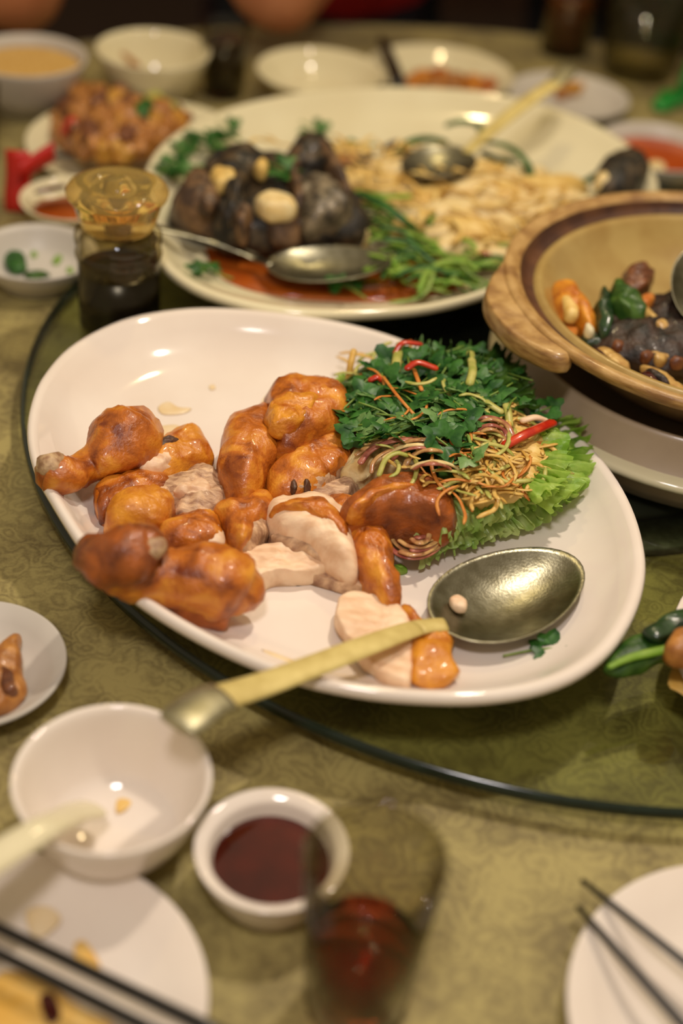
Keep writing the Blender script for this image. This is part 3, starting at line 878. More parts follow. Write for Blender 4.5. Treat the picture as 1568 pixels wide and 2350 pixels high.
for pts, m, nm, lb, r in (
        ([(880, 865, 0.090), (910, 905, 0.097), (945, 945, 0.095), (970, 970, 0.090)], CARR, 'carrot_shred', 'long orange carrot shred lying across the coriander', 0.0014),
        ([(945, 830, 0.088), (955, 860, 0.095), (968, 895, 0.096)], CARR, 'carrot_shred', 'short orange carrot shred hanging under the upper chili strip', 0.0017),
        ([(1090, 900, 0.090), (1120, 925, 0.094), (1150, 945, 0.092)], CUKE, 'cucumber_shred', 'thick pale yellow cucumber stick on the dark lettuce', 0.0030),
        ([(1150, 905, 0.090), (1165, 940, 0.092), (1170, 975, 0.088)], CUKE, 'cucumber_shred', 'thick yellow-green cucumber stick near the top of the salad', 0.0030),
        ([(920, 790, 0.080), (912, 820, 0.088), (908, 850, 0.090)], CUKE, 'cucumber_shred', 'pale green cucumber stick standing at the far edge of the salad', 0.0038),
        ([(1080, 810, 0.090), (1085, 850, 0.097), (1078, 880, 0.096)], CUKE, 'cucumber_shred', 'yellow-green lettuce rib like stick on the far dark leaf', 0.0034),
        ([(870, 1090, 0.084), (885, 1055, 0.090), (910, 1040, 0.092), (935, 1045, 0.090)], CUKE, 'cucumber_shred', 'curled green cucumber peel on the cream chicken clump', 0.0020),
        ([(1075, 1000, 0.094), (1095, 1060, 0.090), (1120, 1130, 0.080)], STEM, 'coriander_stalk', 'long green coriander stem across the yellow shreds', 0.0014),
        ([(800, 870, 0.065), (805, 835, 0.075), (812, 805, 0.080)], MANGO, 'mango_shred', 'curled pale mango shred at the far left of the salad', 0.0026),
        ([(905, 810, 0.086), (925, 787, 0.092), (965, 790, 0.090)], CHILI, 'chili_strip', 'small red chili strip at the far edge of the salad', 0.0026),
        ([(935, 845, 0.098), (960, 832, 0.101), (1000, 845, 0.098)], CHILI, 'chili_strip', 'curved red chili strip on the far coriander', 0.0030),
        ([(850, 872, 0.086), (865, 866, 0.088), (875, 872, 0.086)], CHILI, 'chili_strip', 'short red chili bit left of the coriander', 0.0028),
        ([(1160, 1022, 0.088), (1200, 1000, 0.092), (1240, 982, 0.090), (1268, 970, 0.086)], CHILI, 'chili_strip', 'long red chili strip in front of the right lettuce leaf', 0.0042),
        ([(1200, 965, 0.086), (1230, 958, 0.088), (1255, 966, 0.084)], MEAT, 'onion_piece', 'small white onion sliver behind the long chili strip', 0.0030)):
    V, F = pxtube([(*p, r) for p in pts], 14, 8, 0.6)
    build(nm, V, F, m, label=lb, cat=nm.split('_')[0])
OG = 'onion rings in the salad'


def arc(cx, cy, rx, ry, a0, a1, z, r, m, lb, sag=0.0, tiltz=0.0):
    P = []
    for k in range(7):
        a = math.radians(a0 + (a1 - a0) * k / 6)
        P.append((cx + rx * math.cos(a), cy + ry * math.sin(a), z - sag * abs(math.cos(a)) + tiltz * (-math.sin(a)), r))
    V, F = pxtube(P, 30, 8, 0.45)
    build('onion_ring', V, F, m, label=lb, cat='onion', group=OG)


ro = random.Random(77)
for k in range(10):
    a = ro.uniform(165, 215)
    arc(940 + 7 * k + ro.uniform(-14, 14), 1080 + ro.uniform(-16, 10), 122 - 9 * k + ro.uniform(-10, 10), 72 - 5.5 * k + ro.uniform(-8, 8), a, a + ro.uniform(120, 185), 0.085 + 0.0012 * k, ro.uniform(0.0016, 0.0026), (ONION, ONIONP, ONION, FLESH)[k % 4], 'curved red onion slice in the nest beside the cream chicken', 0.010, 0.006)
for k in range(8):
    a = ro.uniform(-30, 30)
    arc(960 + ro.uniform(-12, 12), 1220 + ro.uniform(-6, 10), 74 - 7 * k + ro.uniform(-6, 6), 58 - 6 * k + ro.uniform(-5, 5), a, a + ro.uniform(120, 190), 0.055 + 0.0012 * k, ro.uniform(0.0015, 0.0024), (ONIONP, ONION, ONION)[k % 3], 'curved red onion slice sticking out below the wing', 0.004, 0.004)
for k in range(4):
    arc(1120 + ro.uniform(-8, 8), 1005 + ro.uniform(-6, 6), 58 - 9 * k, 50 - 8 * k, 165 + ro.uniform(-10, 20), 360 + ro.uniform(-20, 30), 0.094, 0.0022, (ONIONP, ONION)[k % 2], 'curved red onion slice arched over the yellow shreds', 0.006, 0.004)

# ------------------------------------------------------------------ serving spoon on the chicken platter
spoon('serving_spoon', 'large steel serving spoon with gold-coloured handle resting across the chicken platter rim', (1012, 1440, 0.050), (1318, 1278, 0.050), 0.0385, 0.014,
      [(985, 1436, 0.052, 0.0065), (940, 1446, 0.056, 0.0075), (850, 1478, 0.063, 0.0085), (720, 1528, 0.070, 0.0092), (600, 1572, 0.077, 0.0098), (500, 1602, 0.084, 0.0105)], GOLD,
      [(512, 1597, 0.0832, 0.0118), (470, 1616, 0.086, 0.0132), (425, 1650, 0.088, 0.0138), (408, 1666, 0.088, 0.0125)], neck_m=GOLD)
piece('small morsel of chicken stuck inside the big spoon by its neck', [(1030, 1378), (1050, 1368), (1072, 1385), (1068, 1402), (1045, 1398)], 0.007, MEAT, 90, z0=0.043, name='chicken_morsel', group=None, amp=0.001)

# ------------------------------------------------------------------ fish platter
FF = 0.034
rim = [(352, 560), (368, 610), (420, 655), (500, 690), (620, 718), (750, 728), (880, 724), (1000, 710), (1120, 677), (1225, 628), (1370, 555), (1480, 495), (1512, 435), (1480, 370), (1400, 308), (1290, 258), (1150, 222), (980, 206), (800, 207), (640, 226), (500, 262), (390, 320), (335, 390), (330, 470)]
rp = smooth_loop([at(x, y, 0.062) for x, y in rim], 140)
fc = sum(rp, Vector()) / len(rp)
t = thing('fish_platter', 'huge oval white platter holding the half eaten steamed fish', 'platter', (fc.x, fc.y, T + 0.0205))
V, F = loft_outline(rp, [(0.62, 0.0225), (0.74, 0.027), (0.88, 0.040), (0.965, 0.053), (0.996, 0.058), (1.0, 0.0625), (0.993, 0.0655), (0.978, 0.066), (0.962, 0.0635), (0.93, 0.056), (0.87, 0.047), (0.78, 0.039), (0.69, FF), (0.4, FF - 0.0003), (0.1, FF - 0.0003)], c=fc)
build('dish_body', V, F, WHITE2, t)
V, F = loft_outline(rp, [(0.55, 0.0224), (0.55, 0.0206), (0.60, 0.0206), (0.615, 0.0226)], False, False, c=fc)
build('foot_ring', V, F, WHITE2, t)
pts = smooth_loop([at(x, y, FF + 0.006) for x, y in [(425, 560), (560, 575), (700, 570), (860, 600), (980, 600), (1090, 640), (1000, 672), (880, 686), (760, 684), (640, 676), (530, 652), (450, 610)]], 60)
V, F = loft_outline(pts, [(0.97, FF - 0.004), (1.0, FF + 0.006), (0.98, FF + 0.0066), (0.5, FF + 0.0066)])
build('broth', V, F, BROTH, t, 'pool of orange brown broth')

t = thing('steamed_fish', 'dark skinned steamed fish head and broken body piled on the oval platter', 'fish', at(640, 520, FF + 0.007))


def fpart(nm, o, z0, h, m, seed, amp=0.004, f=45, label=None, prof=PILLOW):
    V, F = blob(o, z0, h, amp, f, seed, prof, 56)
    return build(nm, V, F, m, t, label)


fpart('head', ZF((60, 455), (100, 380), (200, 290), (250, 240), (340, 250), (430, 230), (570, 230), (680, 250), (760, 310), (840, 370), (900, 440), (930, 510), (850, 555), (700, 565), (560, 560), (420, 555), (280, 525), (130, 490)), FF + 0.012, 0.042, FISHD, 101, 0.007, 50)
fpart('raised_fin', ZF((540, 280), (590, 190), (660, 152), (740, 210), (800, 300), (830, 380), (760, 350), (680, 300)), 0.060, 0.044, FISHD, 103, 0.005)
fpart('fin_edge', ZF((660, 160), (740, 205), (810, 300), (840, 380), (770, 340), (710, 250)), 0.074, 0.032, FISHB, 104, 0.003)
fpart('cheek', ZF((80, 450), (140, 370), (220, 320), (280, 390), (290, 470), (250, 500), (150, 485)), 0.050, 0.046, FISHB, 105, 0.005, label='brown flesh of the cheek')
fpart('back_skin', ZF((230, 270), (300, 235), (440, 225), (520, 290), (430, 350), (380, 440), (330, 500), (290, 400)), 0.062, 0.042, FISHD, 106, 0.007)
fpart('gill_bone', ZF((245, 300), (290, 270), (340, 290), (335, 330), (270, 335)), 0.086, 0.018, FLESHY, 107, 0.004)
fpart('eye', ZF((430, 260), (460, 235), (490, 260), (465, 285)), 0.092, 0.016, FLESHY, 108, 0.001)
fpart('flesh_chunk', ZF((425, 405), (480, 370), (570, 378), (610, 430), (580, 450), (480, 445)), 0.080, 0.020, FLESH, 109, 0.003, label='pale chunk of bared flesh')
fpart('belly_flap', ZF((420, 455), (500, 445), (600, 445), (650, 480), (630, 540), (560, 550), (470, 525)), 0.052, 0.038, FISHB, 110, 0.005)
fpart('grey_skin', ZF((600, 400), (680, 330), (760, 380), (830, 420), (840, 470), (760, 510), (660, 520), (620, 470)), 0.056, 0.044, FISHG, 111, 0.006)
fpart('jaw', ZF((240, 500), (300, 470), (340, 380), (390, 400), (400, 490), (390, 550), (300, 540)), 0.048, 0.046, FISHD, 112, 0.006)
fpart('dark_gap_skin', ZF((600, 190), (640, 180), (620, 330), (640, 430), (600, 430), (575, 300)), 0.068, 0.036, FISHB, 113, 0.004)
fpart('bone_end', ZF((340, 480), (385, 460), (420, 490), (400, 530), (355, 520)), 0.064, 0.030, FISHB, 114, 0.003)
fpart('bone_end', ZF((190, 400), (240, 380), (275, 410), (250, 430), (205, 425)), 0.083, 0.016, FISHB, 116, 0.003)
fpart('neck_flesh', ZF((800, 525), (850, 500), (910, 520), (915, 565), (840, 570)), 0.044, 0.024, FLESH, 115, 0.002)
V, F = blob([(1362, 405), (1395, 375), (1440, 357), (1482, 372), (1490, 398), (1468, 432), (1420, 446), (1380, 440)], 0.060, 0.030, 0.003, 60, 120)
tl = thing('fish_tail', 'dark fish tail end lying on the right end of the oval platter', 'fish', sum([Vector(v) for v in V], Vector()) / len(V))
build('tail_skin', V, F, FISHD, tl)
V, F = blob([(1365, 415), (1395, 405), (1425, 415), (1415, 430), (1380, 432)], 0.068, 0.018, 0.001, 60, 121)
build('flesh_end', V, F, FLESH, tl)

rr = random.Random(31)
for i, (x, y) in enumerate(scatter([(800, 410), (930, 385), (1120, 400), (1290, 440), (1260, 520), (1170, 590), (1060, 590), (960, 530), (880, 460)], 46, 13)):
    a = rr.uniform(-0.35, 0.35)
    L, w = rr.uniform(60, 120), rr.uniform(11, 21)
    o = [(x + L * math.cos(q) * math.cos(a) - w * math.sin(q) * math.sin(a), y + L * math.cos(q) * math.sin(a) * 0.6 + w * math.sin(q) * math.cos(a)) for q in [k * math.pi / 4 for k in range(8)]]
    V, F = blob(o, FF + 0.003 + 0.006 * (i % 3), 0.018 + 0.006 * (i % 2), 0.0028, 60, i, PILLOW, 34)
    build('fish_flake', V, F, (FLESH, FLESHY, FLESH, FLESH, FLESHY)[i % 5], label='pale yellow flake of fish flesh in the middle of the oval platter', cat='fish', group='fish flakes on the oval platter')
for i, (x, y) in enumerate(scatter([(760, 350), (900, 340), (1000, 350), (930, 400), (820, 400), (790, 385)], 9, 14)):
    o = [(x + 34 * math.cos(q), y + 13 * math.sin(q)) for q in [k * math.pi / 4 for k in range(8)]]
    V, F = blob(o, FF + 0.004, 0.018, 0.002, 80, i + 50, PILLOW, 22)
    build('fish_flake', V, F, (FISHB, FLESHY, CHUNK1)[i % 3], label='brownish fish flake behind the fish head', cat='fish', group='brown fish flakes behind the head')
GN = 'ginger shreds on the fish'
gp = shred_proto('ginger_shred', 'yellow ginger shred scattered over the fish flakes', 'ginger', GN, MANGO, 0.040, 0.0022, 0.005, 3, 0.4)
gp2 = shred_proto('ginger_shred', 'yellow ginger shred scattered over the fish flakes', 'ginger', GN, FLESHY, 0.034, 0.0028, -0.006, 4, 0.4)
for i, (x, y) in enumerate(scatter([(560, 330), (760, 320), (1000, 340), (1180, 400), (1290, 440), (1240, 540), (1120, 580), (960, 500), (840, 420), (760, 350)], 60, 15)):
    place((gp, gp2)[i % 2], at(x, y, FF + 0.030 + rr.uniform(0, 0.012)), (rr.uniform(-0.3, 0.3), rr.uniform(-0.2, 0.2), rr.uniform(0, 6.28)), rr.uniform(0.8, 1.2))
SGR = 'spring onion strips on the fish platter'
sp = [shred_proto('spring_onion_strip', 'green spring onion strip in the heap at the near side of the fish', 'onion', SGR, m, L, 0.0026, b, 5 + k, 0.4) for k, (m, L, b) in enumerate(((CILA, 0.055, 0.010), (STEM, 0.060, -0.014), (LETT, 0.050, 0.006), (LETT, 0.062, 0.016)))]
for i, (x, y) in enumerate(scatter([(850, 480), (920, 500), (990, 560), (1120, 590), (1150, 625), (1080, 655), (960, 672), (890, 640), (870, 560)], 74, 16)):
    place(sp[(0, 2, 1, 2, 3, 0)[i % 6]], at(x, y, FF + 0.012 + rr.uniform(0, 0.016)), (rr.uniform(-0.4, 0.4), rr.uniform(-0.3, 0.3), rr.uniform(-0.9, 0.9)), rr.uniform(0.8, 1.15))
for pts, m, nm, lb, r in (
        ([(830, 445, 0.075), (880, 470, 0.078), (920, 500, 0.074), (950, 520, 0.066)], CILA, 'spring_onion_strip', 'broad dark green spring onion leaf bending down behind the fish neck', 0.0058),
        ([(820, 440, 0.070), (880, 450, 0.074), (940, 450, 0.068)], LETT, 'spring_onion_strip', 'light green spring onion leaf pointing right from the fish', 0.0040),
        ([(985, 510, 0.066), (1000, 485, 0.070), (1018, 470, 0.070)], LETT, 'spring_onion_strip', 'short light green strip standing among the fish flakes', 0.0034),
        ([(1100, 325, 0.070), (1165, 335, 0.078), (1210, 375, 0.074), (1222, 425, 0.062)], CILA, 'spring_onion_strip', 'long dark green spring onion arched right of the rear spoon', 0.0044),
        ([(1030, 285, 0.070), (1060, 278, 0.076), (1095, 285, 0.072), (1105, 300, 0.066)], CILA, 'spring_onion_strip', 'dark green spring onion curl nearest the far rim', 0.0058),
        ([(915, 350, 0.066), (945, 325, 0.074), (985, 318, 0.072), (1020, 325, 0.066)], CILA, 'spring_onion_strip', 'dark green spring onion curl left of the rear spoon bowl', 0.0062),
        ([(1110, 350, 0.072), (1140, 365, 0.074), (1180, 370, 0.070)], DGREEN, 'spring_onion_strip', 'very dark green strip under the arched spring onion', 0.0050),
        ([(1230, 430, 0.052), (1290, 440, 0.058), (1340, 418, 0.062), (1375, 398, 0.066)], LETTD, 'spring_onion_strip', 'green strip leading to the dark fish tail', 0.0046),
        ([(1190, 455, 0.056), (1260, 450, 0.060), (1310, 435, 0.060)], CILA, 'spring_onion_strip', 'green strip beside the yellow flakes near the clay pot', 0.0030),
        ([(790, 385, 0.060), (850, 380, 0.062), (910, 378, 0.060)], FISHD, 'fish_bone', 'dark brown bone lying behind the fish flakes', 0.0045),
        ([(1050, 570, 0.056), (1110, 580, 0.058), (1140, 585, 0.056)], CHILI, 'chili_strip', 'red chili strip lying in the spring onion heap', 0.0040)):
    V, F = pxtube([(*p, r) for p in pts], 18, 8, 0.45)
    build(nm, V, F, m, label=lb, cat='fish' if nm == 'fish_bone' else nm.split('_')[-2])
FCG = 'coriander on the fish platter'
fpro = [sprig_proto('green coriander sprig at the far left of the fish head', FCG, CILA, 21, 4, 0.011), sprig_proto('green coriander sprig at the far left of the fish head', FCG, CILB, 22, 4, 0.010)]
for i, (x, y) in enumerate([(395, 385), (410, 350), (430, 330), (465, 320), (480, 318), (440, 395), (420, 405), (385, 400), (520, 300), (528, 322), (500, 335)]):
    place(fpro[i % 2] if i % 3 == 2 else fpro[0], at(x, y, 0.060), (rr.uniform(-0.4, 0.4), rr.uniform(-0.4, 0.2), rr.uniform(0, 6.28)), rr.uniform(0.9, 1.3))
for (x, y), lb in (((715, 305), 'lone green coriander leaf on the bare white back of the fish platter'), ((820, 342), 'small coriander leaf behind the fish bone'), ((480, 632), 'coriander leaf floating at the left edge of the broth'), ((640, 395), 'coriander scrap lying on top of the fish head'), ((800, 668), 'coriander leaf at the near rim below the front fish spoon')):
    place(fpro[0], at(x, y, FF + (0.06 if y == 395 else 0.012)), (0.1, 0.1, 0.3 + x), 1.3, lb)['group'] = 'single coriander leaves around the fish'
spoon('serving_spoon', 'steel spoon in the broth at the near side of the fish platter', (612, 608, 0.058), (897, 596, 0.066), 0.033, 0.012,
      [(590, 594, 0.054, 0.0045), (540, 572, 0.060, 0.0042), (470, 548, 0.066, 0.0045), (385, 528, 0.074, 0.0055), (300, 508, 0.082, 0.0065)], STEEL)
spoon('serving_spoon', 'steel spoon with gold-coloured handle sticking out over the far rim of the fish platter', (1078, 348, 0.082), (930, 392, 0.076), 0.033, 0.011,
      [(1090, 332, 0.083, 0.0060), (1115, 310, 0.085, 0.0080), (1160, 272, 0.092, 0.0090), (1220, 226, 0.104, 0.0095), (1275, 190, 0.114, 0.0100)], GOLD,
      [(1272, 192, 0.1135, 0.0105), (1290, 176, 0.117, 0.0110), (1306, 158, 0.120, 0.0110)], neck_m=GOLD)

# ------------------------------------------------------------------ clay pot on its stand
SC2 = (0.290, 1.0255)
t = thing('pot_stand', 'round beige stoneware stand with pale base lip under the clay pot', 'stand', (SC2[0], SC2[1], T + 0.0205))
build('stand_wall', *lathe(SC2, [(0.150, 0.0206), (0.166, 0.0215), (0.172, 0.032), (0.1765, 0.041)], 96, True, False), STAND, t)
build('base_lip', *lathe(SC2, [(0.1765, 0.041), (0.1805, 0.044), (0.181, 0.0475), (0.178, 0.050), (0.173, 0.0505), (0.170, 0.051)], 96, False, False), WHITE2, t, 'pale rounded lip around the base')
build('upper_wall', *lathe(SC2, [(0.170, 0.051), (0.163, 0.060), (0.158, 0.072), (0.1565, 0.0755), (0.1545, 0.0762), (0.152, 0.0745), (0.146, 0.062), (0.138, 0.050), (0.05, 0.044)], 96, False, True), STAND, t)
PC = (0.294, 1.0245)
t = thing('clay_pot', 'wide brown clay pot of braised food at the right edge of the turntable', 'pot', (PC[0], PC[1], T + 0.0445))
build('pot_wall', *lathe(PC, [(0.06, 0.0454), (0.085, 0.0484), (0.105, 0.056), (0.124, 0.070), (0.140, 0.086), (0.153, 0.100), (0.164, 0.107)], 96, True, False), CLAYB, t)
build('pot_rim', *lathe(PC, [(0.164, 0.107), (0.175, 0.1095), (0.1815, 0.1145), (0.184, 0.119), (0.1835, 0.1222), (0.180, 0.1235), (0.175, 0.1225), (0.170, 0.119)], 96, False, False), CLAY, t, 'tan glazed rim')
build('lid_ledge', *lathe(PC, [(0.170, 0.119), (0.1675, 0.113), (0.163, 0.1105), (0.158, 0.1102)], 96, False, False), CLAYD, t, 'ledge where the lid sits, its shade put into the dark colour')
build('pot_inside', *lathe(PC, [(0.158, 0.1102), (0.1555, 0.1130), (0.152, 0.1135), (0.149, 0.1105), (0.143, 0.102), (0.130, 0.090), (0.108, 0.080), (0.07, 0.073), (0.01, 0.071)], 96, False, True), CLAYI, t)
V, F = blob([(1110, 698), (1118, 668), (1150, 622), (1172, 600), (1190, 660), (1215, 730), (1260, 790), (1310, 835), (1280, 846), (1222, 822), (1170, 790), (1128, 742)], 0.104, 0.017, 0.001, 40, 7, SLAB, 64)
build('lug_handle', V, F, CLAY, t, 'broad lug handle on the left of the rim')
PG = 'braised food in the clay pot'


def pf(name, label, o, z0, h, m, seed, amp=0.003, cat='food', parts=()):
    V, F = blob(o, z0, h, amp, 70, seed, PILLOW, 44)
    c = sum(V, Vector()) / len(V)
    t = thing(name, label, cat, (c.x, c.y, T + z0))
    build('piece', V, F, m, t)
    for nm, o2, zz, hh, mm in parts:
        V, F = blob(o2, zz, hh, amp * 0.5, 90, seed + 1, PILLOW, 30)
        build(nm, V, F, mm, t)


pf('braised_sauce_bed', 'dark glossy braised mushrooms heaped in the bottom of the clay pot', ZP((540, 1130), (640, 950), (800, 800), (1000, 720), (1300, 640), (1600, 580), (1900, 700), (2000, 1000), (1900, 1300), (1600, 1420), (1200, 1400), (900, 1330), (700, 1240)), 0.082, 0.026, DBROWN, 201, 0.006, 'mushroom')
pf('chicken_piece', 'orange braised chicken piece at the left side inside the clay pot', ZP((70, 540), (200, 495), (320, 545), (430, 690), (540, 860), (585, 970), (530, 1035), (430, 970), (350, 885), (200, 885), (115, 770)), 0.086, 0.026, SKINY, 202, 0.002, 'chicken', parts=(('bone_tip', ZP((450, 960), (500, 960), (555, 1020), (510, 1040), (460, 1010)), 0.096, 0.010, WHITE2), ('pale_meat', ZP((180, 660), (280, 640), (370, 770), (360, 850), (240, 830)), 0.098, 0.0135, FLESHY)))
pf('carrot_slice', 'round carrot slice below the orange chicken piece in the pot', ZP((155, 960), (220, 930), (320, 935), (385, 990), (360, 1050), (270, 1070), (190, 1040)), 0.090, 0.006, CARR, 203, 0.0006, 'carrot')
pf('wilted_leaf', 'dark green wilted leaf standing left in the clay pot', ZP((540, 780), (590, 640), (660, 600), (720, 720), (750, 920), (740, 1090), (640, 1080), (560, 950)), 0.086, 0.028, DGREEN, 204, 0.004, 'leaf')
pf('wilted_leaf', 'green wilted leaf folded over the middle of the clay pot', ZP((700, 560), (760, 520), (870, 570), (1000, 640), (1080, 760), (1160, 940), (1040, 930), (860, 900), (760, 800)), 0.090, 0.030, LETTD, 205, 0.004, 'leaf')
pf('wilted_leaf', 'dark green stalk lying low at the front of the clay pot', ZP((400, 1060), (480, 1040), (600, 1060), (730, 1120), (700, 1180), (560, 1170), (440, 1130)), 0.088, 0.010, DGREEN, 206, 0.002, 'leaf')
pf('mushroom_piece', 'brown mushroom piece stuck to the far wall inside the pot', ZP((880, 420), (940, 310), (1060, 260), (1170, 320), (1230, 430), (1120, 540), (960, 560)), 0.092, 0.018, CHUNK2, 207, 0.004, 'mushroom')
pf('carrot_piece', 'small orange red carrot piece at the top of the braised heap', ZP((1050, 680), (1120, 620), (1220, 610), (1250, 660), (1180, 730), (1090, 730)), 0.100, 0.012, CARR, 208, 0.001, 'carrot')
pf('bamboo_strip', 'pale yellow strip slanting through the braised heap', ZP((1060, 740), (1120, 740), (1250, 880), (1330, 960), (1460, 980), (1450, 1010), (1320, 1010), (1180, 920)), 0.098, 0.011, NOOD, 209, 0.001, 'vegetable')
PN = [('cabbage_piece', 'pale cabbage piece at the near edge of the pot, ring shaped', ((580, 1220), (660, 1190), (760, 1240), (900, 1330), (970, 1410), (910, 1480), (820, 1450), (690, 1340)), NOOD),
      ('cabbage_piece', 'long pale cabbage piece along the near wall of the pot', ((1080, 1400), (1200, 1410), (1340, 1470), (1500, 1600), (1640, 1700), (1560, 1760), (1380, 1680), (1200, 1520)), NOOD),
      ('cabbage_piece', 'pale crumpled cabbage piece in the middle of the braised heap', ((1100, 1270), (1220, 1270), (1340, 1240), (1480, 1250), (1500, 1310), (1360, 1340), (1200, 1330)), NOOD),
      ('cabbage_piece', 'small pale cabbage scrap on the dark mushrooms', ((1010, 1060), (1080, 1050), (1200, 1100), (1290, 1160), (1260, 1190), (1120, 1150)), NOOD),
      ('chili_slice', 'dark red chili slice against the near wall of the pot', ((555, 1210), (620, 1280), (760, 1380), (850, 1470), (770, 1440), (640, 1350)), CHILI),
      ('chili_slice', 'larger dark red chili slice between cabbage pieces in the pot', ((1050, 1510), (1130, 1470), (1220, 1550), (1390, 1680), (1300, 1670), (1140, 1590)), CHILI),
      ('mushroom_slice', 'dark mushroom slice lying on the long cabbage piece', ((1140, 1450), (1220, 1460), (1340, 1530), (1430, 1610), (1340, 1600), (1210, 1530)), DBROWN)]
for i, (nm, lb, o, m) in enumerate(PN):
    pf(nm, lb, ZP(*o), 0.092 if i < 4 else 0.098, 0.009, m if m is not CHILI else SAUCE, 220 + i, 0.0012, nm.split('_')[0])
for i, (x, y) in enumerate(scatter([(1420, 730), (1500, 690), (1568, 690), (1620, 800), (1540, 850), (1450, 830), (1390, 790)], 18, 25)):
    o = [(x + 16 * math.cos(q), y + 9 * math.sin(q)) for q in [k * math.pi / 3 for k in range(6)]]
    V, F = blob(o, 0.094, 0.009, 0.002, 90, i, PILLOW, 16)
    build('mushroom_bit', V, F, (DBROWN, CHUNK2, NOOD)[i % 3] if i % 4 else CHUNK2, label='small chopped bit scattered over the braised heap', cat='mushroom', group=PG)
spoon('ladle', 'steel ladle leaning inside the clay pot at the right edge of the photo', (1648, 560, 0.140), (1605, 745, 0.110), 0.030, 0.018, [(1660, 520, 0.148, 0.005), (1700, 420, 0.170, 0.005), (1760, 260, 0.215, 0.007)], STEEL)

# ------------------------------------------------------------------ soy bottle
BC = (-0.204, 1.052)
t = thing('soy_bottle', 'glass soy sauce bottle with a flared amber stopper standing behind the chicken platter', 'bottle', (BC[0], BC[1], T + 0.0205))
build('soy_sauce', *lathe(BC, [(0.031, 0.0238), (0.0336, 0.0265), (0.0336, 0.0755), (0.02, 0.0757), (0.003, 0.0757)], 56), SOY, t, 'black soy sauce filling the bottle')
build('glass_body', *lathe(BC, [(0.030, 0.0206), (0.0335, 0.0225), (0.0345, 0.026), (0.0342, 0.084), (0.0352, 0.087), (0.0362, 0.0905), (0.0352, 0.094), (0.0338, 0.096), (0.0352, 0.099), (0.0362, 0.103), (0.0358, 0.108), (0.034, 0.111), (0.031, 0.1125), (0.026, 0.1125),
                                    (0.025, 0.110), (0.0315, 0.104), (0.031, 0.095), (0.0328, 0.0868), (0.0328, 0.026), (0.030, 0.0235), (0.003, 0.0235)], 72), LGLASS, t)
build('stopper', *lathe(BC, [(0.020, 0.1135), (0.0285, 0.114), (0.031, 0.118), (0.0335, 0.126), (0.036, 0.135), (0.0405, 0.141), (0.0415, 0.1445), (0.0395, 0.148), (0.034, 0.1505), (0.026, 0.151), (0.022, 0.1485), (0.016, 0.1465), (0.013, 0.149), (0.010, 0.155), (0.004, 0.1565)], 72), YGLASS, t, 'amber tinted flared stopper with a knob')
build('pour_hole', *lathe(BC, [(0.0085, 0.1128), (0.0085, 0.121), (0.007, 0.1215), (0.002, 0.1215)], 28), DARKH, t)

# ------------------------------------------------------------------ front bowls and plates
C = (-0.1105, 0.520)
t = dish('rice_bowl', 'empty white rice bowl at lower left under the end of the serving spoon handle', 'bowl', C, bowl_prof(0.0545, 0.0005, 0.055, 0.50, 0.0032, 0.5), WHITE)
build('foot_ring', *lathe(C, [(0.024, 0.0003), (0.0275, 0.0003), (0.0275, 0.004), (0.024, 0.004)], 48, False, False), WHITE, t)
patch('sauce_drop', [(268, 1838), (285, 1830), (302, 1840), (290, 1858), (268, 1866)], 0.0095, STAIN, t, label='small orange sauce drop inside the bowl')
# white soup spoon in the bowl, handle over the left rim
t = thing('soup_spoon', 'white china soup spoon in the front bowl with its handle over the left rim', 'spoon', at(120, 1900, 0.03))
S = smooth_path([(*at(250, 1870, 0.020), 0.016), (*at(190, 1872, 0.026), 0.015), (*at(120, 1890, 0.062), 0.009), (*at(60, 1925, 0.068), 0.0095), (*at(-20, 1975, 0.074), 0.010), (*at(-110, 2030, 0.085), 0.010)], 26)
build('handle', *tube([Vector(a[:3]) for a in S[8:]], [a[3] for a in S[8:]], 14, 0.45), WHITE2, t)
build('spoon_bowl', *pxtube([(205, 1858, 0.027, 0.011), (165, 1868, 0.044, 0.010), (125, 1886, 0.061, 0.009)], 14, 14, 0.4), WHITE2, t)

C = (-0.020, 0.498)
t = dish('sauce_dish', 'small thick-rimmed white dish of dark red dipping sauce in front', 'dish', C, bowl_prof(0.0415, 0.0005, 0.033, 0.70, 0.0062, 0.6, 0.008, 0.0006), WHITE)
liquid('dipping_sauce', t, C, 0.0362, 0.0238, SAUCE, 'dark red dipping sauce')

C = (0.0315, 0.4325)
GB, GT, GH = 0.0265, 0.0345, 0.118
t = thing('drinking_glass', 'clear tumbler holding a little red tea in the middle foreground', 'glass', (C[0], C[1], T))
build('glass_wall', *lathe(C, [(GB * 0.9, 0.0004), (GB, 0.002), (GB + (GT - GB) * 0.5, GH * 0.5), (GT, GH - 0.001), (GT - 0.0007, GH), (GT - 0.0018, GH - 0.0015), (GB + (GT - GB) * 0.5 - 0.002, GH * 0.5), (GB - 0.002, 0.008), (0.003, 0.0075)], 72), CGLASS, t)
k = GB + (GT - GB) * 0.45 - 0.0023
build('red_tea', *lathe(C, [(GB - 0.0024, 0.0085), (k, 0.052), (0.003, 0.052)], 64), TEA, t, 'red brown tea filling the lower half')

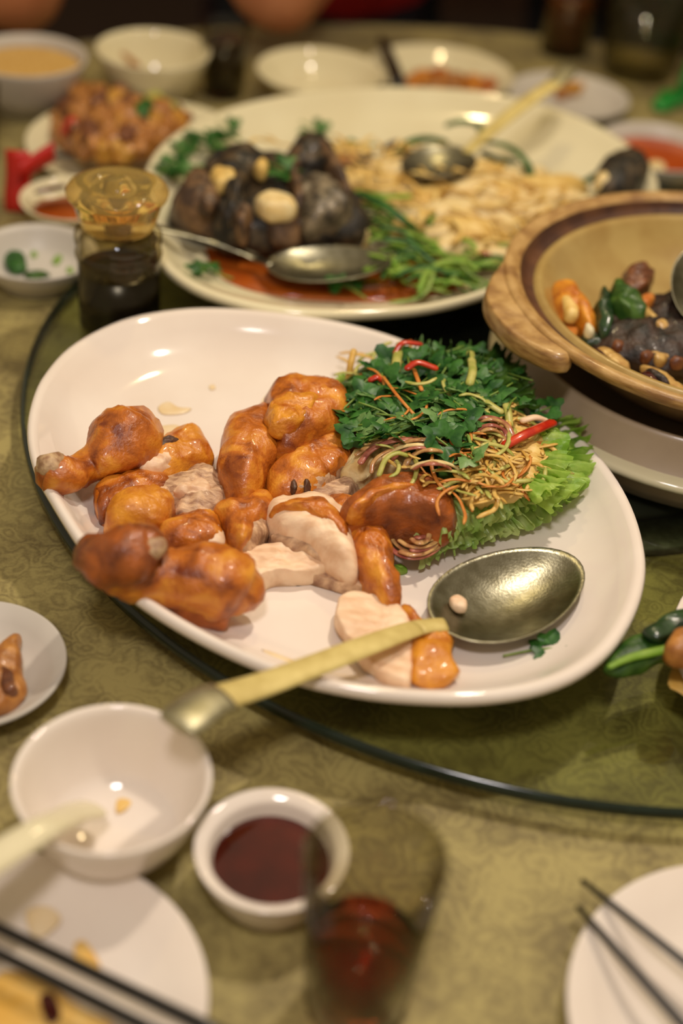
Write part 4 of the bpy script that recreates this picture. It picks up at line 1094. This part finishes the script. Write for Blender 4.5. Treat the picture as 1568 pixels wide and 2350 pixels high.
C = (-0.132, 0.404)
t = dish('side_plate', 'white side plate with orange food stains at bottom left under two chopsticks', 'plate', C, plate_prof(0.090, 0.0005, 0.017), WHITE)
for o, lb, m in ((((60, 2090), (110, 2080), (140, 2110), (100, 2150), (70, 2140)), 'pale yellow sauce stain', STAINP), (((170, 2170), (195, 2160), (230, 2215), (215, 2235), (180, 2215)), 'orange sauce stain', STAIN), (((0, 2230), (90, 2250), (200, 2320), (260, 2350), (200, 2420), (60, 2420), (-40, 2330)), 'large orange sauce stain', STAIN)):
    patch('sauce_stain', o, 0.0075, m, t, label=lb)
patch('red_sauce_streak', [(90, 2290), (120, 2280), (140, 2330), (110, 2350)], 0.0088, SAUCE, t, label='reddish sauce streak')
C = (0.241, 0.428)
t = dish('side_plate', 'clean white side plate at bottom right under two chopsticks', 'plate', C, plate_prof(0.103, 0.0005, 0.018), WHITE)
patch('sauce_stain', [(1343, 2160), (1362, 2150), (1372, 2170), (1355, 2185)], 0.0155, STAIN, t, label='small orange spot near the rim')


def chopstick(label, a, b, r0, r1, group, m=CHOP):
    A, B = at(*a), at(*b)
    P = [A.lerp(B, i / 11) for i in range(12)]
    return build('chopstick', *tube(P, [r0 * 0.7] + [r0 + (r1 - r0) * i / 11 for i in range(10)] + [r1, r1 * 0.8], 10), m, label=label, cat='chopstick', group=group)


chopstick('upper black chopstick across the stained plate at bottom left', (-420, 1930, 0.026), (560, 2398, 0.024), 0.0026, 0.0040, 'chopsticks on the stained plate')
chopstick('lower black chopstick across the stained plate at bottom left', (-420, 1980, 0.026), (460, 2420, 0.024), 0.0026, 0.0040, 'chopsticks on the stained plate')
chopstick('upper dark chopstick on the right plate, its tip beyond the rim', (1335, 2020, 0.024), (2060, 2596, 0.028), 0.0020, 0.0042, 'chopsticks on the clean plate')
chopstick('lower dark chopstick on the right plate, its tip just beyond the rim', (1325, 2080, 0.024), (1870, 2690, 0.028), 0.0022, 0.0042, 'chopsticks on the clean plate')

C = (-0.219, 0.633)
t = dish('small_dish', 'small greyish saucer with orange chili relish at the left edge', 'dish', C, plate_prof(0.057, 0.0005, 0.018, 0.6), GREYW)
piece('clump of orange brown chili relish on the left saucer', [(-60, 1470), (0, 1490), (40, 1460), (48, 1500), (58, 1570), (40, 1610), (0, 1640), (-60, 1620), (-90, 1540)], 0.016, CHUNK1, 301, z0=0.006, name='chili_relish', group=None, cat='relish', amp=0.003, parts=(('dark_bit', [(0, 1540), (30, 1550), (40, 1590), (5, 1600)], 0.012, 0.011, CHUNK2),))
C = (0.333, 0.680)
t = dish('side_plate', 'white plate with green vegetables cut off by the right edge', 'plate', C, plate_prof(0.114, 0.0205, 0.024), WHITE)
patch('brown_sauce', [(1532, 1570), (1560, 1590), (1640, 1640), (1700, 1600), (1640, 1500), (1560, 1510)], 0.036, STAIN, t, label='yellow brown sauce')
V, F = blob([(1385, 1535), (1400, 1510), (1440, 1470), (1500, 1450), (1560, 1440), (1620, 1440), (1640, 1490), (1560, 1510), (1520, 1515), (1470, 1540), (1415, 1552)], 0.046, 0.011, 0.0025, 60, 310)
t = thing('vegetable_leaf', 'long green vegetable leaf hanging over the left rim of the right plate', 'vegetable', sum([Vector(v) for v in V], Vector()) / len(V))
build('leaf', V, F, LETTD, t)
build('leaf_rib', *pxtube([(1400, 1530, 0.059, 0.002), (1450, 1508, 0.0595, 0.003), (1530, 1490, 0.0595, 0.0035), (1610, 1470, 0.059, 0.0035)], 14, 8, 0.6), LETT, t)
build('leaf', *blob([(1475, 1455), (1500, 1435), (1560, 1405), (1640, 1400), (1650, 1440), (1560, 1450), (1510, 1475)], 0.056, 0.010, 0.0025, 60, 311), DGREEN, t)
piece('brown braised mushroom on the leaf at the right edge', [(1522, 1500), (1530, 1470), (1555, 1455), (1600, 1460), (1620, 1500), (1590, 1520), (1545, 1518)], 0.018, CHUNK1, 312, z0=0.056, name='braised_mushroom', group=None, cat='mushroom', amp=0.0015)

# ------------------------------------------------------------------ left side dishes
C = (-0.2985, 1.150)
t = dish('small_dish', 'small greyish dish with chopped green chili left of the soy bottle', 'dish', C, bowl_prof(0.055, 0.0005, 0.030, 0.62, 0.003, 0.6), GREYW)
piece('dark green chopped chili heap in the small greyish dish', [(8, 600), (25, 580), (60, 590), (60, 615), (38, 625), (20, 618)], 0.010, CILA, 320, z0=0.009, name='chopped_chili', group=None, cat='chili', amp=0.003)
piece('second smear of chopped green chili near the front of the greyish dish', [(55, 628), (90, 622), (120, 628), (95, 636), (65, 636)], 0.005, LETTD, 321, z0=0.009, name='chopped_chili', group=None, cat='chili', amp=0.002)
for i, (x, y) in enumerate(((78, 585), (135, 592), (160, 620), (130, 600))):
    o = [(x + 8 * math.cos(q), y + 5 * math.sin(q)) for q in [k * math.pi / 3 for k in range(6)]]
    build('chopped_chili', *blob(o, 0.009, 0.004, 0.001, 90, i, PILLOW, 14), LETT, label='tiny green chili bit on the greyish dish', cat='chili', group='green chili bits in the dish')
C = (-0.291, 1.268)
t = dish('sauce_dish', 'small white dish of red chili sauce behind the greyish dish', 'dish', C, bowl_prof(0.050, 0.0005, 0.028, 0.6, 0.003, 0.6), WHITE2)
liquid('chili_sauce', t, C, 0.037, 0.0165, BROTH, 'red brown chili sauce')
t = thing('soup_spoon', 'white china spoon lying across the red chili sauce dish', 'spoon', at(130, 440, 0.03))
build('handle', *pxtube([(62, 452, 0.032, 0.004), (110, 452, 0.030, 0.0045), (160, 440, 0.030, 0.006)], 14, 10, 0.5), WHITE2, t)
build('spoon_bowl', *pxtube([(155, 442, 0.030, 0.007), (185, 435, 0.031, 0.011), (215, 425, 0.032, 0.007)], 14, 12, 0.45), WHITE2, t)
build('sauce_streak', *pxtube([(85, 441, 0.034, 0.003), (115, 434, 0.034, 0.004), (145, 428, 0.034, 0.0035)], 10, 8, 0.5), SAUCE, t, 'dark red sauce on the spoon')

t = thing('paper_wrapper', 'bright red folded paper wrapper standing beside the chili sauce dish', 'wrapper', at(45, 480, 0.0))


def ribbon(pts, w, m, parent, name):
    P = smooth_path([(*at(x, y, z), 0) for x, y, z in pts], 12)
    V = []
    for i, p in enumerate(P):
        a = Vector(p[:3])
        d = Vector(P[min(i + 1, 11)][:3]) - Vector(P[max(i - 1, 0)][:3])
        s = Vector((1, 0, 0)) if abs(d.z) > abs(d.x) else Vector((0, 0, 1))
        n_ = d.normalized().cross(s).normalized() * 0.0012
        for q in (s * w / 2 + n_, s * w / 2 - n_, -s * w / 2 - n_, -s * w / 2 + n_):
            V.append(a + q)
    F = []
    for i in range(11):
        for k in range(4):
            F.append((i * 4 + k, i * 4 + (k + 1) % 4, i * 4 + 4 + (k + 1) % 4, i * 4 + 4 + k))
    F += [(3, 2, 1, 0), (44, 45, 46, 47)]
    return build(name, V, F, m, parent)


ribbon([(40, 486, 0.001), (38, 450, 0.016), (42, 400, 0.036), (40, 345, 0.058)], 0.024, REDP, t, 'upright_fold')
ribbon([(45, 398, 0.040), (75, 378, 0.046), (105, 358, 0.052), (124, 348, 0.055)], 0.020, REDP, t, 'side_fold')

C = (-0.252, 1.428)
t = dish('side_plate', 'white plate piled with orange stir fry behind the red wrapper', 'plate', C, plate_prof(0.120, 0.0005, 0.022), WHITE2)
chopstick('thin dark stick lying along the near rim of the stir fry plate', (95, 358, 0.026), (340, 352, 0.027), 0.0022, 0.0032, 'single dark stick')  # thin dark line along the plate's near side, modelled as a stick


def heap_z(x, y):
    d = ((x - 290) / 150) ** 2 + ((y - 290) / 95) ** 2
    return 0.010 + 0.050 * math.sqrt(max(0.0, 1 - d))


for i, (x, y) in enumerate(scatter([(150, 240), (200, 212), (290, 222), (350, 250), (425, 270), (410, 310), (330, 345), (220, 350), (150, 330), (135, 290)], 44, 33)):
    s = rr.uniform(20, 34)
    o = [(x + s * rr.uniform(0.8, 1.2) * math.cos(q), y + s * 0.6 * rr.uniform(0.8, 1.2) * math.sin(q)) for q in [k * math.pi / 4 for k in range(8)]]
    m = CHUNK3 if y > 335 else (CHUNK1, CHUNK1, CHUNK2, CHUNK1, CHUNK1, CHUNK3, CHUNK2)[i % 7]
    build('stir_fry_piece', *blob(o, max(0.006, heap_z(x, y) - 0.012), 0.022, 0.005, 70, i, PILLOW, 32), m, label='glossy orange brown piece in the stir fry heap', cat='food', group='stir fry pieces on the far left plate')
for pts, m, nm, lb, r in (
        ([(320, 275, 0.060), (328, 252, 0.066), (335, 238, 0.064)], CILA, 'green_pepper_piece', 'dark green pepper piece on the stir fry heap', 0.009),
        ([(350, 222, 0.050), (375, 240, 0.050), (410, 258, 0.042)], CUKE, 'lime_wedge', 'yellow green lime wedge behind the stir fry heap', 0.010),
        ([(150, 300, 0.040), (165, 285, 0.048)], CHILI, 'red_pepper_piece', 'red pepper piece at the left of the stir fry heap', 0.010),
        ([(345, 292, 0.046), (385, 280, 0.046), (425, 268, 0.040)], SKIND, 'meat_strip', 'dark brown meat strip at the right end of the stir fry', 0.010)):
    V, F = pxtube([(*p, r) for p in pts], 14, 10, 0.7, 0.002, 90, 3)
    build(nm, V, F, m, label=lb, cat='vegetable' if m is not SKIND else 'meat')

# ------------------------------------------------------------------ far dishes
C = (-0.398, 1.545)
t = dish('rice_bowl', 'greyish bowl of yellow fried rice at the far left corner', 'bowl', C, bowl_prof(0.067, 0.0005, 0.060, 0.5, 0.003, 0.55), GREYW)
liquid('fried_rice', t, C, 0.058, 0.050, RICE, 'mound of yellow fried rice')
C = (-0.2655, 1.602)
t = dish('rice_bowl', 'empty white rice bowl standing behind the stir fry plate', 'bowl', C, bowl_prof(0.066, 0.0005, 0.060, 0.5, 0.003, 0.55), WHITE2)
t = thing('soup_spoon', 'small white spoon inside the empty far bowl', 'spoon', at(300, 140, 0.03))
build('handle', *pxtube([(285, 125, 0.050, 0.005), (300, 138, 0.040, 0.006), (310, 150, 0.030, 0.008)], 12, 10, 0.5), CHUNK1, t)


def tumbler(name, label, c, rb, rt, h, gm, lm, level, lname):
    t = thing(name, label, 'glass', (c[0], c[1], T))
    build('glass_wall', *lathe(c, [(rb * 0.9, 0.0004), (rb, 0.002), (rt, h - 0.001), (rt - 0.0008, h), (rt - 0.002, h - 0.0015), (rb - 0.002, 0.008), (0.003, 0.0075)], 56), gm, t)
    k = level / h
    if lm:
        build(lname, *lathe(c, [(rb - 0.0024, 0.0085), (rb + (rt - rb) * k - 0.0024, level), (0.003, level)], 48), lm, t)
    return t


tumbler('drinking_glass', 'small glass of dark cola behind the empty far bowl', (-0.188, 1.640), 0.024, 0.028, 0.085, CGLASS, COLA, 0.066, 'cola')
tumbler('drinking_glass', 'tall glass of reddish tea at the far right of the table', (0.236, 1.900), 0.032, 0.040, 0.135, CGLASS, BTEA, 0.070, 'tea')
tumbler('glass_jug', 'big clear empty glass jug at the far right edge of the photo', (0.330, 1.845), 0.046, 0.070, 0.150, CGLASS, None, 0.0, '')
tumbler('drinking_glass', 'glass of brown tea cut off by the far left edge', (-0.425, 1.400), 0.026, 0.033, 0.080, CGLASS, BTEA, 0.060, 'tea')
C = (-0.075, 1.650)
t = dish('shallow_bowl', 'shallow white bowl just behind the left part of the fish platter', 'bowl', C, bowl_prof(0.076, 0.0005, 0.036, 0.55, 0.003, 0.6), WHITE2)
patch('sauce_stain', [(680, 150), (690, 138), (698, 155), (690, 170)], 0.014, STAIN, t, label='small yellow stain')
C = (0.068, 1.722)
t = dish('side_plate', 'white plate with orange chicken remains behind the middle of the fish platter', 'plate', C, plate_prof(0.092, 0.0005, 0.022), WHITE2)
for i, (x, y, s) in enumerate(((965, 180, 28), (1005, 178, 30), (1045, 186, 28), (1085, 192, 24), (1120, 196, 20), (1000, 200, 30), (940, 196, 20))):
    o = [(x + s * math.cos(q), y + s * 0.45 * math.sin(q)) for q in [k * math.pi / 4 for k in range(8)]]
    build('chicken_scrap', *blob(o, 0.008, 0.016, 0.003, 70, i + 5, PILLOW, 20), (SKINY, SKIN, CHUNK1)[i % 3], label='orange chicken scrap on the far middle plate', cat='chicken', group='chicken scraps on the far plate')
chopstick('dark thick chopstick lying between the far bowl and the far plate', (873, 84, 0.040), (912, 196, 0.044), 0.0040, 0.0075, 'chopsticks at the far side')
chopstick('second dark chopstick beside the thick one at the far side', (884, 90, 0.042), (926, 200, 0.046), 0.0035, 0.0060, 'chopsticks at the far side')
C = (0.226, 1.690)
t = dish('small_dish', 'greyish saucer with orange scraps under the rear spoon handle end', 'dish', C, plate_prof(0.074, 0.0005, 0.020, 0.6), GREYW)
for i, (x, y) in enumerate(((1290, 215), (1320, 205), (1335, 195), (1305, 200))):
    o = [(x + 18 * math.cos(q), y + 9 * math.sin(q)) for q in [k * math.pi / 4 for k in range(8)]]
    build('food_scrap', *blob(o, 0.007, 0.010, 0.002, 70, i + 15, PILLOW, 18), CHUNK3 if i % 2 else CHUNK1, label='orange food scrap on the far greyish saucer', cat='food', group='scraps on the far saucer')
C = (0.312, 1.518)
t = dish('soup_bowl', 'greyish bowl of orange soup at the right behind the fish tail', 'bowl', C, bowl_prof(0.068, 0.0005, 0.036, 0.55, 0.003, 0.6), GREYW)
liquid('orange_soup', t, C, 0.057, 0.024, SOUP, 'orange soup')
piece('pale dumpling bit floating in the orange soup', [(1478, 385), (1500, 372), (1525, 380), (1520, 398), (1490, 400)], 0.008, FLESH, 330, z0=0.020, name='dumpling', group=None, cat='food', amp=0.001)
t = thing('plastic_wrapper', 'crumpled bright green plastic wrapper at the far right', 'wrapper', at(1540, 210, 0.0))
build('fold', *blob([(1496, 236), (1525, 215), (1575, 192), (1630, 172), (1650, 200), (1595, 226), (1535, 250), (1505, 250)], 0.001, 0.012, 0.004, 60, 341), GREENP, t)
build('fold', *blob([(1560, 195), (1575, 165), (1610, 145), (1640, 150), (1610, 180), (1580, 200)], 0.008, 0.034, 0.004, 60, 342), GREENP, t)

# ------------------------------------------------------------------ people behind the table


def skin_mesh(name, joints, edges, m, parent, root=0, sub=2):
    """one continuous surface grown from joints {name: (point, radius)}"""
    me = bpy.data.meshes.new(name)
    keys = list(joints)
    off = parent.location
    me.from_pydata([tuple(Vector(joints[k][0]) - off) for k in keys], [(keys.index(a), keys.index(b)) for a, b in edges], [])
    o = bpy.data.objects.new(name, me)
    COL.objects.link(o)
    o.parent = parent
    md = o.modifiers.new('skin', 'SKIN')
    md.use_smooth_shade = True
    if not me.skin_vertices:
        import bmesh
        bm = bmesh.new()
        bm.from_mesh(me)
        bm.verts.layers.skin.verify()
        bm.to_mesh(me)
        bm.free()
    for i, k in enumerate(keys):
        r = joints[k][1]
        me.skin_vertices[0].data[i].radius = (r, r) if not isinstance(r, tuple) else r
        me.skin_vertices[0].data[i].use_root = (i == root)
    s = o.modifiers.new('smooth', 'SUBSURF')
    s.levels = s.render_levels = sub
    me.materials.append(m)
    return o


def person(label, pel, face, elbows, hands, shirt, trousers, sleeve):
    """seated at pel facing the direction face; elbows, hands = [left, right] absolute points"""
    f = Vector((face[0], face[1], 0)).normalized()
    s = Vector((f.y, -f.x, 0))                     # the person's right
    p = Vector((pel[0], pel[1], 0))

    def L(fwd, side, z):
        return p + f * fwd + s * side + Vector((0, 0, z))
    t = thing('person', label, 'person', (pel[0], pel[1], 0))
    J = {'pelvis': (L(0, 0, 0.56), 0.085), 'waist': (L(0.02, 0, 0.74), 0.08), 'chest': (L(0.05, 0, 0.92), 0.078), 'neckbase': (L(0.06, 0, 1.06), 0.055), 'neck': (L(0.08, 0, 1.14), 0.05), 'head': (L(0.10, 0, 1.24), 0.085), 'crown': (L(0.09, 0, 1.315), 0.07)}
    E = [('pelvis', 'waist'), ('waist', 'chest'), ('chest', 'neckbase'), ('neckbase', 'neck'), ('neck', 'head'), ('head', 'crown')]
    JS = {'pelvis': (L(0, 0, 0.55), (0.16, 0.13)), 'waist': (L(0.02, 0, 0.74), (0.155, 0.12)), 'chest': (L(0.05, 0, 0.93), (0.175, 0.125)), 'collar': (L(0.06, 0, 1.055), 0.085)}
    ES = [('pelvis', 'waist'), ('waist', 'chest'), ('chest', 'collar')]
    JT = {'pelvis': (L(0, 0, 0.54), 0.145)}
    ET = []
    for i, sg in enumerate((-1, 1)):
        q = 'lr'[i]
        sh, el, ha = L(0.05, sg * 0.17, 1.01), Vector(elbows[i]), Vector(hands[i])
        J['shoulder' + q] = (sh, 0.045)
        J['upper' + q] = (sh.lerp(el, 0.5), 0.062)
        J['elbow' + q] = (el, 0.080)
        J['fore' + q] = (el.lerp(ha, 0.4), 0.062)
        J['wrist' + q] = (ha, 0.027)
        d = (ha - el).normalized()
        J['palm' + q] = (ha + d * 0.06, 0.034)
        E += [('chest', 'shoulder' + q), ('shoulder' + q, 'upper' + q), ('upper' + q, 'elbow' + q), ('elbow' + q, 'fore' + q), ('fore' + q, 'wrist' + q), ('wrist' + q, 'palm' + q)]
        side = d.cross(Vector((0, 0, 1)))
        side = side.normalized() if side.length > 0.1 else Vector((1, 0, 0))
        for k in range(5):
            o = (k - 1.5) * 0.019 if k < 4 else -0.045
            ln = (0.062, 0.074, 0.070, 0.054, 0.040)[k]
            b = ha + d * (0.085 if k < 4 else 0.04) + side * o
            J['knuckle%s%d' % (q, k)] = (b, 0.0095)
            J['finger%s%d' % (q, k)] = (b + d * ln * 0.6 + f * 0.006, 0.0085)
            J['tip%s%d' % (q, k)] = (b + d * ln + f * 0.018, 0.0072)
            E += [('palm' + q, 'knuckle%s%d' % (q, k)), ('knuckle%s%d' % (q, k), 'finger%s%d' % (q, k)), ('finger%s%d' % (q, k), 'tip%s%d' % (q, k))]
        hip, kn, an = L(0.04, sg * 0.10, 0.53), L(0.42, sg * 0.12, 0.52), L(0.40, sg * 0.12, 0.09)
        J['hip' + q], J['knee' + q], J['ankle' + q], J['toe' + q] = (hip, 0.085), (kn, 0.06), (an, 0.04), (L(0.54, sg * 0.13, 0.035), 0.032)
        E += [('pelvis', 'hip' + q), ('hip' + q, 'knee' + q), ('knee' + q, 'ankle' + q), ('ankle' + q, 'toe' + q)]
        JT['hip' + q], JT['knee' + q], JT['cuff' + q] = (hip, 0.095), (kn, 0.072), (L(0.40, sg * 0.12, 0.14), 0.058)
        ET += [('pelvis', 'hip' + q), ('hip' + q, 'knee' + q), ('knee' + q, 'cuff' + q)]
        JS['shoulder' + q] = (sh, 0.078)
        ES.append(('chest', 'shoulder' + q))
        last = 'shoulder' + q
        if sleeve > 0:
            JS['sleeve' + q] = (sh.lerp(el, min(0.6, sleeve)), 0.082)
            ES.append((last, 'sleeve' + q))
            last = 'sleeve' + q
        if sleeve > 1:
            JS['elbow' + q] = (el, 0.088)
            JS['cuff' + q] = (el.lerp(ha, 0.9), 0.056)
            ES += [(last, 'elbow' + q), ('elbow' + q, 'cuff' + q)]
    skin_mesh('body', J, E, BODY, t)
    skin_mesh('shirt', JS, ES, shirt, t)
    skin_mesh('trousers', JT, ET, trousers, t)
    h = L(0.10, 0, 1.255)
    loops = []
    for k in range(9):
        a = -0.35 + (math.pi / 2 + 0.33) * k / 8
        loops.append([h + Vector((0, 0, 0.028)) - f * 0.022 + (f * math.cos(q) * 0.092 + s * math.sin(q) * 0.088) * math.cos(a) + Vector((0, 0, 0.108 * math.sin(a))) for q in [2 * math.pi * i / 28 for i in range(28)]])
    build('hair', *rings(loops), HAIR, t)
    for sg in (-1, 1):
        e = h + f * 0.083 + s * (0.031 * sg) + Vector((0, 0, 0.0))
        build('eye', *rings([[e + f * (0.006 * math.cos(a)) + (s * math.cos(q) + Vector((0, 0, 0.6 * math.sin(q)))) * (0.011 * math.sin(a)) for q in [2 * math.pi * i / 12 for i in range(12)]] for a in (1.5, 1.0, 0.5, 0.1)]), DARKH, t)
        e = h + s * (0.086 * sg) - Vector((0, 0, 0.005))
        build('ear', *rings([[e + s * (sg * 0.006 * math.cos(a)) + (f * math.cos(q) * 0.6 + Vector((0, 0, math.sin(q)))) * (0.028 * math.sin(a)) for q in [2 * math.pi * i / 12 for i in range(12)]] for a in (1.7, 1.0, 0.5, 0.1)]), BODY, t)
    build('nose', *tube([h + f * 0.082 + Vector((0, 0, 0.01)), h + f * 0.095 - Vector((0, 0, 0.012)), h + f * 0.106 - Vector((0, 0, 0.030)), h + f * 0.090 - Vector((0, 0, 0.036))], [0.006, 0.010, 0.014, 0.008], 10), BODY, t)
    build('mouth', *tube([h + f * 0.080 - s * 0.022 - Vector((0, 0, 0.058)), h + f * 0.090 - Vector((0, 0, 0.057)), h + f * 0.080 + s * 0.022 - Vector((0, 0, 0.058))], [0.003, 0.006, 0.003], 8), MAROON, t)
    return t


def chair(label, c, face):
    f = Vector((face[0], face[1], 0)).normalized()
    a = math.atan2(f.y, f.x) - math.pi / 2
    t = thing('dining_chair', label, 'chair', (c[0], c[1], 0))
    p = Vector((c[0], c[1], 0))
    s = Vector((f.y, -f.x, 0))
    build('seat', *box(p + Vector((0, 0, 0.335)), (0.42, 0.42, 0.06), a), MAROON, t, smooth=False)
    build('backrest', *box(p - f * 0.27 + Vector((0, 0, 0.62)), (0.40, 0.04, 0.59), a), MAROON, t, smooth=False)
    for i in (-1, 1):
        for j in (-1, 1):
            build('leg', *box(p + f * (0.18 * i) + s * (0.18 * j) + Vector((0, 0, 0.1525)), (0.035, 0.035, 0.305), a), WOODD, t, smooth=False)
    return t


TCX, TCY = TC.x, TC.y


def seat(pel, lab, clab, elbows, hands, shirt, tr, sleeve):
    f = (TCX - pel[0], TCY - pel[1])
    chair(clab, (pel[0], pel[1]), f)
    person(lab, pel, f, elbows, hands, shirt, tr, sleeve)


Z = T
seat((-0.80, 2.03), 'person at the far left in dark clothes leaning a bare elbow on the table', 'dark upholstered chair under the person at far left',
     [(-0.452, 1.662, Z + 0.070), (-0.72, 1.62, Z + 0.078)], [(-0.385, 1.78, Z + 0.25), (-0.64, 1.75, Z + 0.22)], NAVY, NAVY, 0.45)
seat((-0.09, 2.36), 'person in a red short-sleeved top with bare bent elbow on the far table edge', 'dark upholstered chair under the person in red',
     [(-0.170, 1.765, Z + 0.076), (0.12, 2.14, Z + 0.080)], [(-0.045, 1.86, Z + 0.20), (0.02, 2.08, Z + 0.30)], REDC, NAVY, 0.35)
seat((0.42, 2.46), 'person in dark long sleeves behind the far edge of the table', 'dark upholstered chair under the person in dark sleeves',
     [(0.60, 2.20, Z + 0.085), (0.27, 2.16, Z + 0.085)], [(0.48, 2.06, Z + 0.13), (0.33, 2.03, Z + 0.13)], NAVY, NAVY, 1.2)
